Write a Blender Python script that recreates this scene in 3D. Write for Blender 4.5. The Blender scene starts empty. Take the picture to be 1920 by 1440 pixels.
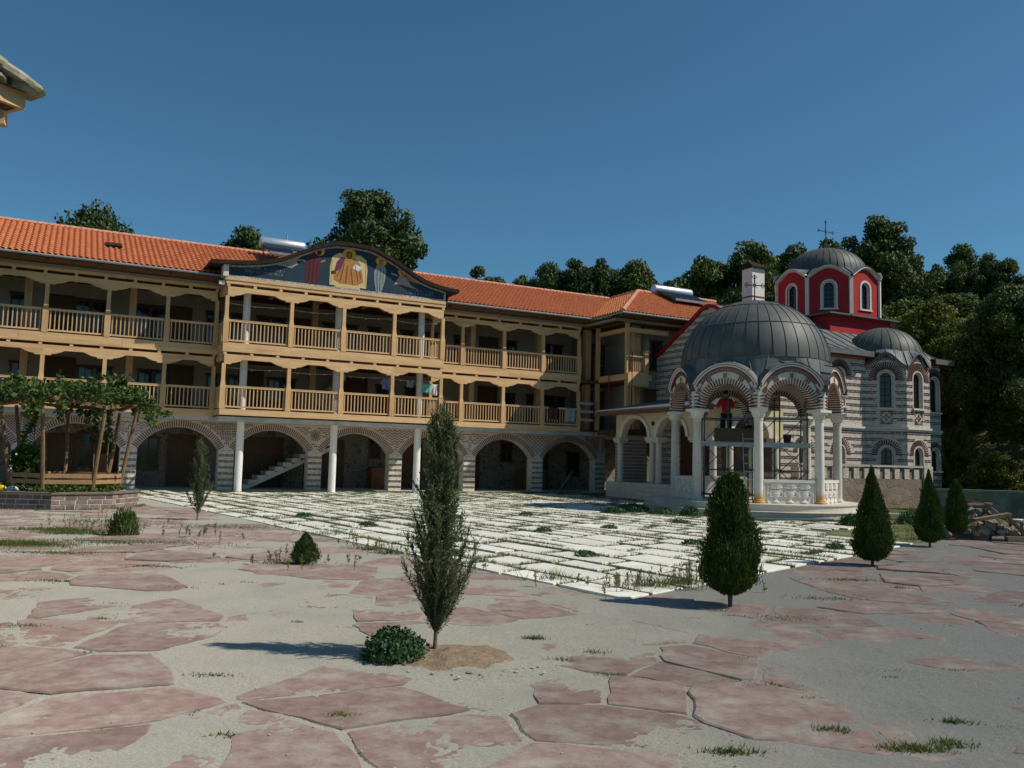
import bpy, bmesh, math, random
import numpy as np
from mathutils import Vector, Matrix
R = math.radians
scene = bpy.context.scene
COL = scene.collection
rnd = random.Random(7)

# ---------------------------------------------------------------- camera
cam_d = bpy.data.cameras.new('camera'); cam = bpy.data.objects.new('camera', cam_d); COL.objects.link(cam)
EYE = 1.6; PITCH = math.atan(141.0/1600.0); ROLL = 0.0252
cp, sp_ = math.cos(PITCH), math.sin(PITCH)
_F = Vector((0, cp, sp_)); _U = Vector((0, -sp_, cp)); _X = Vector((1, 0, 0))
_c, _s = math.cos(ROLL), math.sin(ROLL)
_X2 = _c*_X + _s*_U; _U2 = -_s*_X + _c*_U
cam.matrix_world = Matrix(((_X2.x, _U2.x, -_F.x, 0), (_X2.y, _U2.y, -_F.y, 0), (_X2.z, _U2.z, -_F.z, EYE), (0, 0, 0, 1)))
cam_d.sensor_width = 36.0; cam_d.lens = 36.0*1600.0/1920.0
cam_d.clip_start = 0.05; cam_d.clip_end = 6000
scene.camera = cam

# ---------------------------------------------------------------- sky, sun, exposure
SUN_EL = R(47); SUN_AZ = Vector((1.0, -0.13, 0)).normalized()
world = bpy.data.worlds.new('World'); scene.world = world; world.use_nodes = True
wn = world.node_tree.nodes; wl = world.node_tree.links; wn.clear()
sky_n = wn.new('ShaderNodeTexSky'); sky_n.sky_type = 'NISHITA'; sky_n.sun_disc = False
sky_n.sun_elevation = SUN_EL; sky_n.sun_rotation = math.atan2(SUN_AZ.x, SUN_AZ.y)
sky_n.altitude = 600; sky_n.air_density = 1.0; sky_n.dust_density = 0.35; sky_n.ozone_density = 2.6
bg = wn.new('ShaderNodeBackground'); bg.inputs[1].default_value = 0.062
wo = wn.new('ShaderNodeOutputWorld')
tint = wn.new('ShaderNodeMix'); tint.data_type = 'RGBA'; tint.blend_type = 'MULTIPLY'; tint.inputs['Factor'].default_value = 1.0; tint.inputs['B'].default_value = (.58, .98, 1.07, 1)
wl.new(sky_n.outputs[0], tint.inputs['A']); wl.new(tint.outputs['Result'], bg.inputs[0]); wl.new(bg.outputs[0], wo.inputs[0])
sun_d = bpy.data.lights.new('sun', 'SUN'); sun_d.energy = 3.6; sun_d.angle = R(0.53); sun_d.color = (1.0, 0.93, 0.81)
sun = bpy.data.objects.new('sun', sun_d); COL.objects.link(sun)
to_sun = Vector((SUN_AZ.x*math.cos(SUN_EL), SUN_AZ.y*math.cos(SUN_EL), math.sin(SUN_EL)))
sun.rotation_euler = to_sun.to_track_quat('Z', 'Y').to_euler()
sun.location = (30, -10, 40)
vs = scene.view_settings; vs.view_transform = 'Standard'; vs.look = 'None'; vs.exposure = 0.28; vs.gamma = 1.0; vs.use_curve_mapping = False
scene.cycles.max_bounces = 6; scene.cycles.diffuse_bounces = 3; scene.cycles.glossy_bounces = 2
scene.cycles.transparent_max_bounces = 8; scene.cycles.transmission_bounces = 2

# ---------------------------------------------------------------- helpers
def link(o, parent=None):
    COL.objects.link(o)
    if parent is not None: o.parent = parent
    return o
def tag(o, label=None, cat=None, group=None, kind=None):
    if label: o['label'] = label
    if cat: o['category'] = cat
    if group: o['group'] = group
    if kind: o['kind'] = kind
    return o
def thing(name, label, cat, loc=(0, 0, 0), rz=0.0, group=None):
    o = bpy.data.objects.new(name, None); link(o)
    o.location = loc; o.rotation_euler = (0, 0, rz); o.empty_display_size = .2
    return tag(o, label, cat, group)
def put(name, mesh, parent=None, loc=(0, 0, 0), rz=0.0, scale=None, rot=None):
    o = bpy.data.objects.new(name, mesh); link(o, parent); o.location = loc
    o.rotation_euler = rot if rot else (0, 0, rz)
    if scale: o.scale = scale if hasattr(scale, '__len__') else (scale,)*3
    return o
def copy_tree(o, parent=None):
    c = o.copy(); COL.objects.link(c); c.parent = parent
    for ch in list(o.children): copy_tree(ch, c)
    return c

class MB:
    def __init__(s): s.v = []; s.f = []; s.m = []
    def add(s, vs_, fs, mi=0):
        b = len(s.v); s.v.extend([tuple(p) for p in vs_]); s.f.extend([tuple(i+b for i in f) for f in fs]); s.m.extend([mi]*len(fs)); return s
    def box(s, x0, x1, y0, y1, z0, z1, mi=0):
        return s.add([(x0,y0,z0),(x1,y0,z0),(x1,y1,z0),(x0,y1,z0),(x0,y0,z1),(x1,y0,z1),(x1,y1,z1),(x0,y1,z1)],
              [(0,3,2,1),(4,5,6,7),(0,1,5,4),(1,2,6,5),(2,3,7,6),(3,0,4,7)], mi)
    def frame(s, o, a, b, c, la, lb, lc, mi=0):
        """box centred at o with unit axes a,b,c and full lengths"""
        o, a, b, c = Vector(o), Vector(a)*la/2, Vector(b)*lb/2, Vector(c)*lc/2
        P = [o-a-b-c, o+a-b-c, o+a+b-c, o-a+b-c, o-a-b+c, o+a-b+c, o+a+b+c, o-a+b+c]
        return s.add(P, [(0,3,2,1),(4,5,6,7),(0,1,5,4),(1,2,6,5),(2,3,7,6),(3,0,4,7)], mi)
    def beam(s, p0, p1, w, h, up=(0,0,1), mi=0):
        p0, p1 = Vector(p0), Vector(p1); d = p1-p0; L = d.length; d.normalize(); up = Vector(up)
        if abs(d.dot(up)) > .99: up = Vector((1,0,0))
        sd = d.cross(up).normalized(); u2 = sd.cross(d).normalized()
        return s.frame((p0+p1)/2, d, sd, u2, L, w, h, mi)
    def tube(s, pts, r, n=8, mi=0, cap=True):
        pts = [Vector(p) for p in pts]; rs = r if hasattr(r, '__len__') else [r]*len(pts)
        V = []; prev = None
        for i, p in enumerate(pts):
            d = (pts[min(i+1, len(pts)-1)]-pts[max(i-1, 0)]).normalized()
            a = prev if prev is not None else (Vector((0,0,1)) if abs(d.z) < .9 else Vector((1,0,0)))
            x = (a-d*a.dot(d)).normalized(); prev = x; y = d.cross(x)
            for k in range(n):
                t = 2*math.pi*k/n; V.append(p+(x*math.cos(t)+y*math.sin(t))*rs[i])
        F = [(i*n+k, i*n+(k+1) % n, (i+1)*n+(k+1) % n, (i+1)*n+k) for i in range(len(pts)-1) for k in range(n)]
        if cap: F += [tuple(range(n))[::-1], tuple(range((len(pts)-1)*n, len(pts)*n))]
        return s.add(V, F, mi)
    def lathe(s, prof, n=24, c=(0,0,0), mi=0, a0=0, a1=2*math.pi):
        full = abs(a1-a0-2*math.pi) < 1e-6; m = n if full else n+1
        V = [(c[0]+r*math.cos(a0+(a1-a0)*k/n), c[1]+r*math.sin(a0+(a1-a0)*k/n), c[2]+z) for r, z in prof for k in range(m)]
        F = [(i*m+k, i*m+(k+1) % m, (i+1)*m+(k+1) % m, (i+1)*m+k) for i in range(len(prof)-1) for k in range(n)]
        return s.add(V, F, mi)
    def prism(s, poly, a, b, mi=0, fr=None):
        """poly of (u,w) in plane; a..b depth along third axis; fr maps (u,depth,w)->point"""
        fr = fr or (lambda u, d, w: (u, d, w)); n = len(poly)
        V = [fr(u, a, w) for u, w in poly]+[fr(u, b, w) for u, w in poly]
        F = [tuple(range(n)), tuple(range(n, 2*n))[::-1]]+[(i, n+i, n+(i+1) % n, (i+1) % n) for i in range(n)]
        return s.add(V, F, mi)
    def mesh(s, name, mats, smooth=False):
        me = bpy.data.meshes.new(name); me.from_pydata(s.v, [], s.f)
        for m in (mats if isinstance(mats, (list, tuple)) else [mats]): me.materials.append(m)
        if any(s.m): me.polygons.foreach_set('material_index', s.m)
        bm = bmesh.new(); bm.from_mesh(me); bmesh.ops.recalc_face_normals(bm, faces=bm.faces); bm.to_mesh(me); bm.free()
        if smooth:
            me.polygons.foreach_set('use_smooth', [True]*len(me.polygons)); me.set_sharp_from_angle(angle=R(40))
        me.update(); return me
    def build(s, name, mats, parent=None, smooth=False, **k):
        return put(name, s.mesh(name, mats, smooth), parent, **k)

def np_mesh(name, V, F, mats, smooth=False, mi=None):
    V = np.asarray(V, dtype=np.float32); F = np.asarray(F, dtype=np.int32); me = bpy.data.meshes.new(name)
    k = F.shape[1]; me.vertices.add(len(V)); me.vertices.foreach_set('co', V.ravel())
    me.loops.add(F.size); me.loops.foreach_set('vertex_index', F.ravel())
    me.polygons.add(len(F)); me.polygons.foreach_set('loop_start', np.arange(0, F.size, k, dtype=np.int32))
    for m in (mats if isinstance(mats, (list, tuple)) else [mats]): me.materials.append(m)
    if mi is not None: me.polygons.foreach_set('material_index', np.asarray(mi, dtype=np.int32))
    me.polygons.foreach_set('use_smooth', np.full(len(F), smooth)); me.update(calc_edges=True); me.validate(); return me

def vnoise(x, y, seed=0):
    xi = np.floor(x).astype(np.int64); yi = np.floor(y).astype(np.int64); fx = x-xi; fy = y-yi
    def h(a, b):
        n = (a*374761393+b*668265263+seed*982451653) & 0x7fffffff; n = ((n ^ (n >> 13))*1274126177) & 0x7fffffff
        return ((n ^ (n >> 16)) & 0xffff)/65535.0
    u = fx*fx*(3-2*fx); w = fy*fy*(3-2*fy)
    return (h(xi, yi)*(1-u)+h(xi+1, yi)*u)*(1-w)+(h(xi, yi+1)*(1-u)+h(xi+1, yi+1)*u)*w
def fbm(x, y, oct=4, seed=0, gain=.5):
    t = 0; a = 1; s_ = 0
    for i in range(oct): t = t+a*vnoise(x*2**i, y*2**i, seed+i*17); s_ += a; a *= gain
    return t/s_

# ---------------------------------------------------------------- materials
def mat(name, c1, c2=None, scale=6.0, rough=.8, bump=0.0, bscale=None, metal=0.0, detail=5, dist=0.02, stretch=None, rand=0.0,
        spec=.3, trans=0.0, c3=None, s3=2.0, k3=(.5, .65), d3=6):
    m = bpy.data.materials.new(name); m.use_nodes = True; nt = m.node_tree; N = nt.nodes; L = nt.links
    p = N['Principled BSDF']; p.inputs['Roughness'].default_value = rough; p.inputs['Metallic'].default_value = metal
    p.inputs['Specular IOR Level'].default_value = spec
    tc = N.new('ShaderNodeTexCoord'); src = tc.outputs['Object']
    if stretch:
        mp = N.new('ShaderNodeMapping'); mp.inputs['Scale'].default_value = stretch; L.new(src, mp.inputs[0]); src = mp.outputs[0]
    if rand:
        oi = N.new('ShaderNodeObjectInfo'); va = N.new('ShaderNodeVectorMath'); va.operation = 'MULTIPLY_ADD'
        cb = N.new('ShaderNodeCombineXYZ')
        for i in range(3): L.new(oi.outputs['Random'], cb.inputs[i])
        va.inputs[1].default_value = (37, 23, 11); L.new(cb.outputs[0], va.inputs[0]); L.new(src, va.inputs[2]); src = va.outputs[0]
    out = None
    if c2 is not None:
        nz = N.new('ShaderNodeTexNoise'); nz.inputs['Scale'].default_value = scale; nz.inputs['Detail'].default_value = detail; nz.inputs['Roughness'].default_value = .5 if detail < 5 else .62
        L.new(src, nz.inputs['Vector'])
        rp = N.new('ShaderNodeValToRGB'); rp.color_ramp.elements[0].position = .35; rp.color_ramp.elements[1].position = .65
        rp.color_ramp.elements[0].color = (*c1, 1); rp.color_ramp.elements[1].color = (*c2, 1)
        L.new(nz.outputs[0], rp.inputs[0]); out = rp.outputs[0]
        if c3 is not None:
            n3 = N.new('ShaderNodeTexNoise'); n3.inputs['Scale'].default_value = s3; n3.inputs['Detail'].default_value = d3; n3.inputs['Roughness'].default_value = .5 if d3 < 8 else .74; L.new(src, n3.inputs['Vector'])
            mr = N.new('ShaderNodeMapRange'); mr.inputs[1].default_value = k3[0]; mr.inputs[2].default_value = k3[1]; L.new(n3.outputs[0], mr.inputs[0])
            mx = N.new('ShaderNodeMix'); mx.data_type = 'RGBA'; L.new(mr.outputs[0], mx.inputs['Factor']); L.new(out, mx.inputs['A']); mx.inputs['B'].default_value = (*c3, 1); out = mx.outputs['Result']
    if rand:
        hs = N.new('ShaderNodeHueSaturation')
        mm = N.new('ShaderNodeMapRange'); mm.inputs[3].default_value = 1-rand; mm.inputs[4].default_value = 1+rand; L.new(oi.outputs['Random'], mm.inputs[0])
        L.new(mm.outputs[0], hs.inputs['Value'])
        if out is not None: L.new(out, hs.inputs['Color'])
        else: hs.inputs['Color'].default_value = (*c1, 1)
        out = hs.outputs[0]
    if out is not None: L.new(out, p.inputs['Base Color'])
    else: p.inputs['Base Color'].default_value = (*c1, 1)
    if bump:
        bz = N.new('ShaderNodeTexNoise'); bz.inputs['Scale'].default_value = bscale or scale*2; bz.inputs['Detail'].default_value = 8; L.new(src, bz.inputs['Vector'])
        bp = N.new('ShaderNodeBump'); bp.inputs['Strength'].default_value = bump; bp.inputs['Distance'].default_value = dist
        L.new(bz.outputs[0], bp.inputs['Height']); L.new(bp.outputs[0], p.inputs['Normal'])
    if trans:
        tr = N.new('ShaderNodeBsdfTranslucent'); ms = N.new('ShaderNodeMixShader'); ms.inputs[0].default_value = trans
        if out is not None: L.new(out, tr.inputs[0])
        else: tr.inputs[0].default_value = (*c1, 1)
        L.new(p.outputs[0], ms.inputs[1]); L.new(tr.outputs[0], ms.inputs[2]); L.new(ms.outputs[0], N['Material Output'].inputs['Surface'])
    return m
def vor_mat(name, c1, c2, mortar, scale, rough=.9, edge=.06, bump=.6, stretch=None):
    """stones too small to pick apart: voronoi cells with recessed mortar"""
    m = bpy.data.materials.new(name); m.use_nodes = True; nt = m.node_tree; N = nt.nodes; L = nt.links
    p = N['Principled BSDF']; p.inputs['Roughness'].default_value = rough; p.inputs['Specular IOR Level'].default_value = .2
    tc = N.new('ShaderNodeTexCoord'); mp = N.new('ShaderNodeMapping'); L.new(tc.outputs['Object'], mp.inputs[0])
    if stretch: mp.inputs['Scale'].default_value = stretch
    nz = N.new('ShaderNodeTexNoise'); nz.inputs['Scale'].default_value = scale*.8; L.new(mp.outputs[0], nz.inputs['Vector'])
    ad = N.new('ShaderNodeMix'); ad.data_type = 'RGBA'; ad.inputs['Factor'].default_value = .12; L.new(mp.outputs[0], ad.inputs['A']); L.new(nz.outputs['Color'], ad.inputs['B'])
    v1 = N.new('ShaderNodeTexVoronoi'); v1.feature = 'DISTANCE_TO_EDGE'; v1.inputs['Scale'].default_value = scale; L.new(ad.outputs['Result'], v1.inputs['Vector'])
    v2 = N.new('ShaderNodeTexVoronoi'); v2.inputs['Scale'].default_value = scale; L.new(ad.outputs['Result'], v2.inputs['Vector'])
    m1 = N.new('ShaderNodeMix'); m1.data_type = 'RGBA'; m1.inputs['A'].default_value = (*c1, 1); m1.inputs['B'].default_value = (*c2, 1)
    sp = N.new('ShaderNodeSeparateColor'); L.new(v2.outputs['Color'], sp.inputs[0]); L.new(sp.outputs[0], m1.inputs['Factor'])
    mr = N.new('ShaderNodeMapRange'); mr.inputs[1].default_value = edge*.5; mr.inputs[2].default_value = edge; L.new(v1.outputs['Distance'], mr.inputs[0])
    m2 = N.new('ShaderNodeMix'); m2.data_type = 'RGBA'; m2.inputs['A'].default_value = (*mortar, 1); L.new(m1.outputs['Result'], m2.inputs['B']); L.new(mr.outputs[0], m2.inputs['Factor'])
    L.new(m2.outputs['Result'], p.inputs['Base Color'])
    bp = N.new('ShaderNodeBump'); bp.inputs['Strength'].default_value = bump; bp.inputs['Distance'].default_value = .03; L.new(mr.outputs[0], bp.inputs['Height']); L.new(bp.outputs[0], p.inputs['Normal'])
    return m

M = {}
M['pine'] = mat('pine_wood', (.585,.365,.175), (.67,.445,.235), 3, .65, .15, 30, stretch=(.6,6,6), c3=(.48,.27,.12), s3=1.3, k3=(.5,.75), rand=.06)
M['pine_v'] = mat('pine_wood_upright', (.53,.32,.15), (.62,.40,.205), 3, .65, .15, 30, stretch=(7,7,.7), c3=(.44,.245,.105), s3=1.5, k3=(.52,.75), rand=.1)
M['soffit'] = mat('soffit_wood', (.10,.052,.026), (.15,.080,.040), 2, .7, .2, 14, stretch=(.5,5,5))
M['oldbeam'] = mat('weathered_beam', (.23,.19,.15), (.34,.29,.23), 5, .9, .5, 30, stretch=(.4,5,5))
M['door'] = mat('stained_door', (.085,.042,.02), (.13,.065,.03), 4, .5, .1, 20, stretch=(4,4,.5))
M['glass'] = mat('dark_glass', (.015,.017,.02), rough=.08, spec=.6)
M['plaster'] = mat('cream_plaster', (.36,.33,.275), (.42,.385,.325), 3, .9, .1, 60)
M['arcade'] = mat('pale_render', (.60,.50,.43), (.68,.58,.51), 5, .9, .25, 40, c3=(.52,.45,.38), s3=1.0)
M['pierstone'] = mat('pale_hewn_stone', (.62,.56,.46), (.74,.69,.60), 7, .9, .9, 16, dist=.03, c3=(.54,.48,.39), s3=3)
M['brick'] = mat('dark_brick', (.11,.050,.043), (.17,.080,.068), 9, .9, .3, 60)
M['concrete'] = mat('concrete', (.42,.40,.36), (.52,.50,.46), 2.5, .9, .2, 30, c3=(.33,.32,.28), s3=.8)
M['whitecol'] = mat('white_column', (.72,.70,.66), (.78,.76,.72), 2, .7, .05, 40)
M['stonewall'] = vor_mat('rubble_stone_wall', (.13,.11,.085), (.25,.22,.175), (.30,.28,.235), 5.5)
M['tile'] = mat('clay_tile', (.47,.145,.055), (.58,.205,.085), 5, .8, .2, 60, c3=(.36,.10,.045), s3=3, k3=(.55,.8))
M['ridge'] = mat('ridge_tile', (.55,.24,.14), (.62,.33,.22), 6, .85, .2, 40)
M['zinc'] = mat('zinc', (.20,.205,.21), (.27,.275,.28), 4, .75)
M['darkmetal'] = mat('dark_sheet', (.026,.018,.014), (.042,.030,.024), 5, .9, spec=.1)
M['slab'] = mat('white_marble_slab', (.64,.625,.54), (.73,.715,.635), 1.6, .8, .12, 30, rand=.09, c3=(.56,.52,.43), s3=1.2, k3=(.54,.74))
M['marble'] = mat('white_marble', (.51,.465,.39), (.60,.555,.48), 2.2, .65, .08, 30, c3=(.46,.38,.28), s3=1.4, k3=(.52,.75))
M['carved'] = mat('carved_marble', (.60,.57,.51), (.68,.65,.59), 3, .7, .1, 40)
M['lead'] = mat('lead_sheet', (.074,.080,.074), (.102,.108,.100), 1.6, .58, .06, 20, metal=.1, rand=.05, spec=.35)
M['slate'] = mat('slate_sheet', (.10,.11,.112), (.15,.16,.16), 2.5, .6, .1, 20, metal=.1, rand=.08)
M['red'] = mat('red_render', (.36,.018,.024), (.42,.026,.03), 3, .8, .1, 40)
M['redtrim'] = mat('red_trim', (.30,.014,.016), rough=.6)
M['maroon'] = mat('maroon_line', (.12,.025,.025), (.17,.04,.035), 8, .8)
M['trim'] = mat('pale_trim', (.58,.54,.48), (.66,.62,.56), 4, .8)
M['church'] = mat('church_stone', (.50,.44,.375), (.62,.56,.49), 6, .9, .8, 12, dist=.03, c3=(.42,.37,.32), s3=4)
M['churchbrick'] = mat('church_brick', (.085,.030,.027), (.13,.050,.043), 9, .9, .2, 60)
M['yellow'] = mat('yellow_render', (.55,.46,.27), (.62,.53,.33), 3, .9, .1, 40)
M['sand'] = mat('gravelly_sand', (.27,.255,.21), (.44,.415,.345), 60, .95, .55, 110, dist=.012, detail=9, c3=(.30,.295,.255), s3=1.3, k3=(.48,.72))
M['flag'] = mat('red_flagstone', (.212,.139,.117), (.300,.208,.177), 9, .9, .5, 90, dist=.008, rand=.14, detail=9, c3=(.365,.325,.27), s3=2.6, k3=(.46,.66), d3=12)
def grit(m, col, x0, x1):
    '''darker grey put into the colour for ground dimmed against the sun (east half of the forecourt)'''
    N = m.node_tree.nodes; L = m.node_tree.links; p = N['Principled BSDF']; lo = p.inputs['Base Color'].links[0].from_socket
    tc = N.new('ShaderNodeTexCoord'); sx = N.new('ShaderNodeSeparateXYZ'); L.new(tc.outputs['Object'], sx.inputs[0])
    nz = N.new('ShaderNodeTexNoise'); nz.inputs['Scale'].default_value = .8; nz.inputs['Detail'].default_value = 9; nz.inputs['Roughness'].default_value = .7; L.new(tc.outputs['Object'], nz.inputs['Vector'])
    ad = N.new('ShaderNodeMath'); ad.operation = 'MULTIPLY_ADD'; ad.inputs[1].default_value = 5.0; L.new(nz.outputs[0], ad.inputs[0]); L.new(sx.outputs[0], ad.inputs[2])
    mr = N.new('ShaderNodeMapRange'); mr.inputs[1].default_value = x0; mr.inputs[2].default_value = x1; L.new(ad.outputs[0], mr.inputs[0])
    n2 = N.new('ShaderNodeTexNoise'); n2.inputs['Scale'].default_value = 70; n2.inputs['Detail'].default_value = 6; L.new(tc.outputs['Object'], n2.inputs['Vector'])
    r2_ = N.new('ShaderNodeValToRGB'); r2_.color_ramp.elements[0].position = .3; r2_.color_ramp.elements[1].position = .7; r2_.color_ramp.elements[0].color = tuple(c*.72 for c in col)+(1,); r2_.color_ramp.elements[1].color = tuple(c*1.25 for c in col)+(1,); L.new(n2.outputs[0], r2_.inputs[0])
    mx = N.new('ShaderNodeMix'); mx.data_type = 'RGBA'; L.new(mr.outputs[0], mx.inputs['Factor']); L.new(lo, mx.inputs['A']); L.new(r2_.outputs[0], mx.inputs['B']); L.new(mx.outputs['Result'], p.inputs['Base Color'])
grit(M['sand'], (.245,.240,.215), 3.2, 5.6)  # sand looks dimmer toward the sun; that shade is painted into its colour
for k_ in ('sand', 'flag'):
    if 'Diffuse Roughness' in M[k_].node_tree.nodes['Principled BSDF'].inputs: M[k_].node_tree.nodes['Principled BSDF'].inputs['Diffuse Roughness'].default_value = 1.0
M['soil'] = mat('bare_soil', (.19,.14,.09), (.29,.22,.145), 14, .95, .8, 60)
M['earth'] = mat('grassy_earth', (.085,.10,.032), (.15,.15,.06), 5, .95, .6, 40, c3=(.20,.165,.095), s3=1.2)
M['hill'] = mat('hillside_scrub', (.045,.060,.018), (.09,.10,.035), .35, .95, .8, 2)
M['grass'] = mat('grass_blade', (.075,.115,.022), (.15,.17,.05), 1.5, .7, trans=.25)
M['drygrass'] = mat('dry_grass', (.18,.16,.06), (.13,.15,.045), 2, .8, trans=.2)
M['weed'] = mat('weed_leaf', (.03,.085,.03), (.055,.12,.04), 4, .6, trans=.2)
M['leaf'] = mat('leaf', (.048,.080,.015), (.110,.145,.028), .5, .6, trans=.22, rand=.25, detail=3)
M['leafdark'] = mat('leaf_dark', (.036,.066,.018), (.078,.115,.030), .6, .6, trans=.18, rand=.2, detail=3)
M['leafyel'] = mat('leaf_yellow_green', (.090,.110,.014), (.175,.190,.030), .5, .6, trans=.25, rand=.2, detail=3)
M['vine'] = mat('vine_leaf', (.040,.090,.018), (.095,.145,.030), 1.2, .6, trans=.3)
M['thuja'] = mat('thuja_spray', (.024,.058,.009), (.062,.105,.015), 3, .65, trans=.12)
M['juniper'] = mat('juniper_needle', (.090,.120,.050), (.150,.180,.080), 3, .65, trans=.25)
M['bark'] = mat('bark', (.10,.075,.055), (.17,.135,.10), 9, .95, .7, 25, stretch=(3,3,.6))
M['oldwood'] = mat('rough_post', (.15,.092,.047), (.26,.165,.085), 4, .85, .4, 25, stretch=(4,4,.5))
M['steel'] = mat('painted_steel', (.055,.085,.085), (.085,.12,.12), 6, .5, metal=.4)
M['galv'] = mat('galvanised', (.30,.34,.34), (.40,.43,.43), 5, .45, metal=.6)
# ================================================================ setting: ground, hill, paving
TH = 0.4847; ORG = Vector((-15.196, 34.114, 0)); UX, UY = math.cos(TH), math.sin(TH); NX, NY = math.sin(TH), -math.cos(TH)
def sd(X, Y):                       # world -> facade coordinates (along, toward the court)
    a = X-ORG.x; b = Y-ORG.y; return a*UX+b*UY, a*NX+b*NY
def W(s, d, z=0): return Vector((ORG.x+UX*s+NX*d, ORG.y+UY*s+NY*d, z))
PAV = (8.45, 29.6); PLN = (-12.45, 24.0)
def hill_h(X, Y):
    s, d = sd(X, Y); q = np.maximum(np.maximum(-d-9.5, s-37.5), 0)
    left = .55+.45*np.clip((X+22)/34, 0, 1)
    n = fbm(X*.05+9, Y*.05+3, 4, 5)-.5
    far = np.clip((np.hypot(X, Y)-170)/900, 0, 1)
    return np.where(q > 0, left*20*(1-np.exp(-q/32))+n*5*np.clip(q/20, 0, 1), 0)*(1-.7*far)-.09
def hz(x, y): return float(hill_h(np.array([float(x)]), np.array([float(y)]))[0])
def spaced(lo, hi, n, c, k):
    t = np.linspace(-1, 1, n); w = np.sinh(k*t)/math.sinh(k); return np.where(w < 0, c+(c-lo)*w, c+(hi-c)*w)
gx = spaced(-1800, 1800, 150, 8, 5.2); gy = spaced(-500, 3000, 170, 40, 5.2)
GX, GY = np.meshgrid(gx, gy); GZ = hill_h(GX, GY)
nx, ny = len(gx), len(gy)
idx = np.arange(nx*ny).reshape(ny, nx)
GF = np.stack([idx[:-1,:-1], idx[:-1,1:], idx[1:,1:], idx[1:,:-1]], -1).reshape(-1, 4)
tag(put('ground', np_mesh('ground', np.stack([GX, GY, GZ], -1).reshape(-1, 3), GF, M['hill'], True)), 'grassy ground rising into a wooded hill behind the buildings', 'ground', kind='structure')

KC = Vector((1.37, 10.12)); AU = Vector((-math.cos(R(-54)), -math.sin(R(-54)))); BV = Vector((math.cos(R(49)), math.sin(R(49))))
_det = AU.x*BV.y-AU.y*BV.x
def ab(X, Y):
    px, py = X-KC.x, Y-KC.y; return (px*BV.y-py*BV.x)/_det, (AU.x*py-AU.y*px)/_det
def pave_in(X, Y, m=0.0):
    a, b = ab(X, Y); return (a > m) & (b > m)

# ---- sand sheet: a real height field that laps over the flagstones
ys = np.exp(np.linspace(math.log(3.2), math.log(34), 620)); ts = np.linspace(-.76, .76, 820)
TT, YY = np.meshgrid(ts, ys); XX = TT*YY
XX = XX+0; lvl = np.interp(YY, [3, 4.6, 6.2, 7.2, 9.5, 12, 16, 24], [-.010, -.0095, -.0045, .0015, .0010, -.0055, -.0075, -.006])
lvl = lvl+np.clip((XX-1.2)/3, 0, 1)*np.clip((9-YY)/4, 0, 1)*.0075
SZ = lvl+.030*(fbm(XX*.75, YY*.75, 3, 3)-.5)+.012*(fbm(XX*3.1, YY*3.1, 3, 8)-.5)+.0060*(fbm(XX*9, YY*9, 3, 4, .65)-.5)+.0045*(vnoise(XX*38, YY*38, 44)-.5)
mound = np.exp(-(((XX+.45)/.52)**2+((YY-6.92)/.42)**2)); SZ = SZ+.075*mound*(.55+.9*fbm(XX*7, YY*7, 3, 12))
aa, bb = ab(XX, YY); inside = np.clip(np.minimum(aa, bb)/.08, 0, 1); SZ = SZ*(1-inside)-.085*inside
n1, n2 = len(ts), len(ys); ix = np.arange(n1*n2).reshape(n2, n1)
SF = np.stack([ix[:-1,:-1], ix[:-1,1:], ix[1:,1:], ix[1:,:-1]], -1).reshape(-1, 4)
mmask = (mound.ravel()[SF[:, 0]] > .22+.25*vnoise(XX*6, YY*6, 3).ravel()[SF[:, 0]]).astype(int)
keep = ~((inside.ravel()[SF] > .98).all(1))
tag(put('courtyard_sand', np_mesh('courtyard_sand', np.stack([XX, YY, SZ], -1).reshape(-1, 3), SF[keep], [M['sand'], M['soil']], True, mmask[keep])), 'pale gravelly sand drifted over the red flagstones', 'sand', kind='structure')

# ---- red flagstones (irregular cells)
sites = []
r1 = random.Random(21)
y = 2.2
while y < 27:
    st = .92 if y < 12 else 1.05
    x = -.85*y-1
    while x < .85*y+1:
        (sites.append((x+r1.uniform(-.46, .46)*st, y+r1.uniform(-.42, .42)*st)) if r1.random() > .22 else None); x += st*r1.uniform(.85, 1.3)
    y += st*.78
def clip(poly, nx_, ny_, c):
    out = []
    for i in range(len(poly)):
        p, q = poly[i], poly[(i+1) % len(poly)]; dp = p[0]*nx_+p[1]*ny_-c; dq = q[0]*nx_+q[1]*ny_-c
        if dp <= 0: out.append(p)
        if (dp < 0 < dq) or (dq < 0 < dp):
            t = dp/(dp-dq); out.append((p[0]+(q[0]-p[0])*t, p[1]+(q[1]-p[1])*t))
    return out
sa = np.array(sites); cells = []
# half-planes of the white paving: a = na.P - ca ; b = nb.P - cb
na = (BV.y/_det, -BV.x/_det); nb = (-AU.y/_det, AU.x/_det); ca = na[0]*KC.x+na[1]*KC.y; cb = nb[0]*KC.x+nb[1]*KC.y
for i, (x, y) in enumerate(sites):
    if abs(x)/y > .78 or y > 25.5: continue
    a, b = ab(x, y)
    if a > .1 and b > .1: continue
    if math.hypot(x-PLN[0], y-PLN[1]) < 1.5: continue
    poly = [(x-2, y-2), (x+2, y-2), (x+2, y+2), (x-2, y+2)]
    dd = np.hypot(sa[:, 0]-x, sa[:, 1]-y)
    for j in np.argsort(dd)[1:16]:
        qx, qy = sites[j]; nx_, ny_ = qx-x, qy-y; poly = clip(poly, nx_, ny_, nx_*(x+qx)/2+ny_*(y+qy)/2)
        if len(poly) < 3: break
    if len(poly) < 3: continue
    if a <= b: poly = clip(poly, na[0], na[1], ca-.03)
    else: poly = clip(poly, nb[0], nb[1], cb-.03)
    if len(poly) >= 3: cells.append((y, x, poly))
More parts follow.
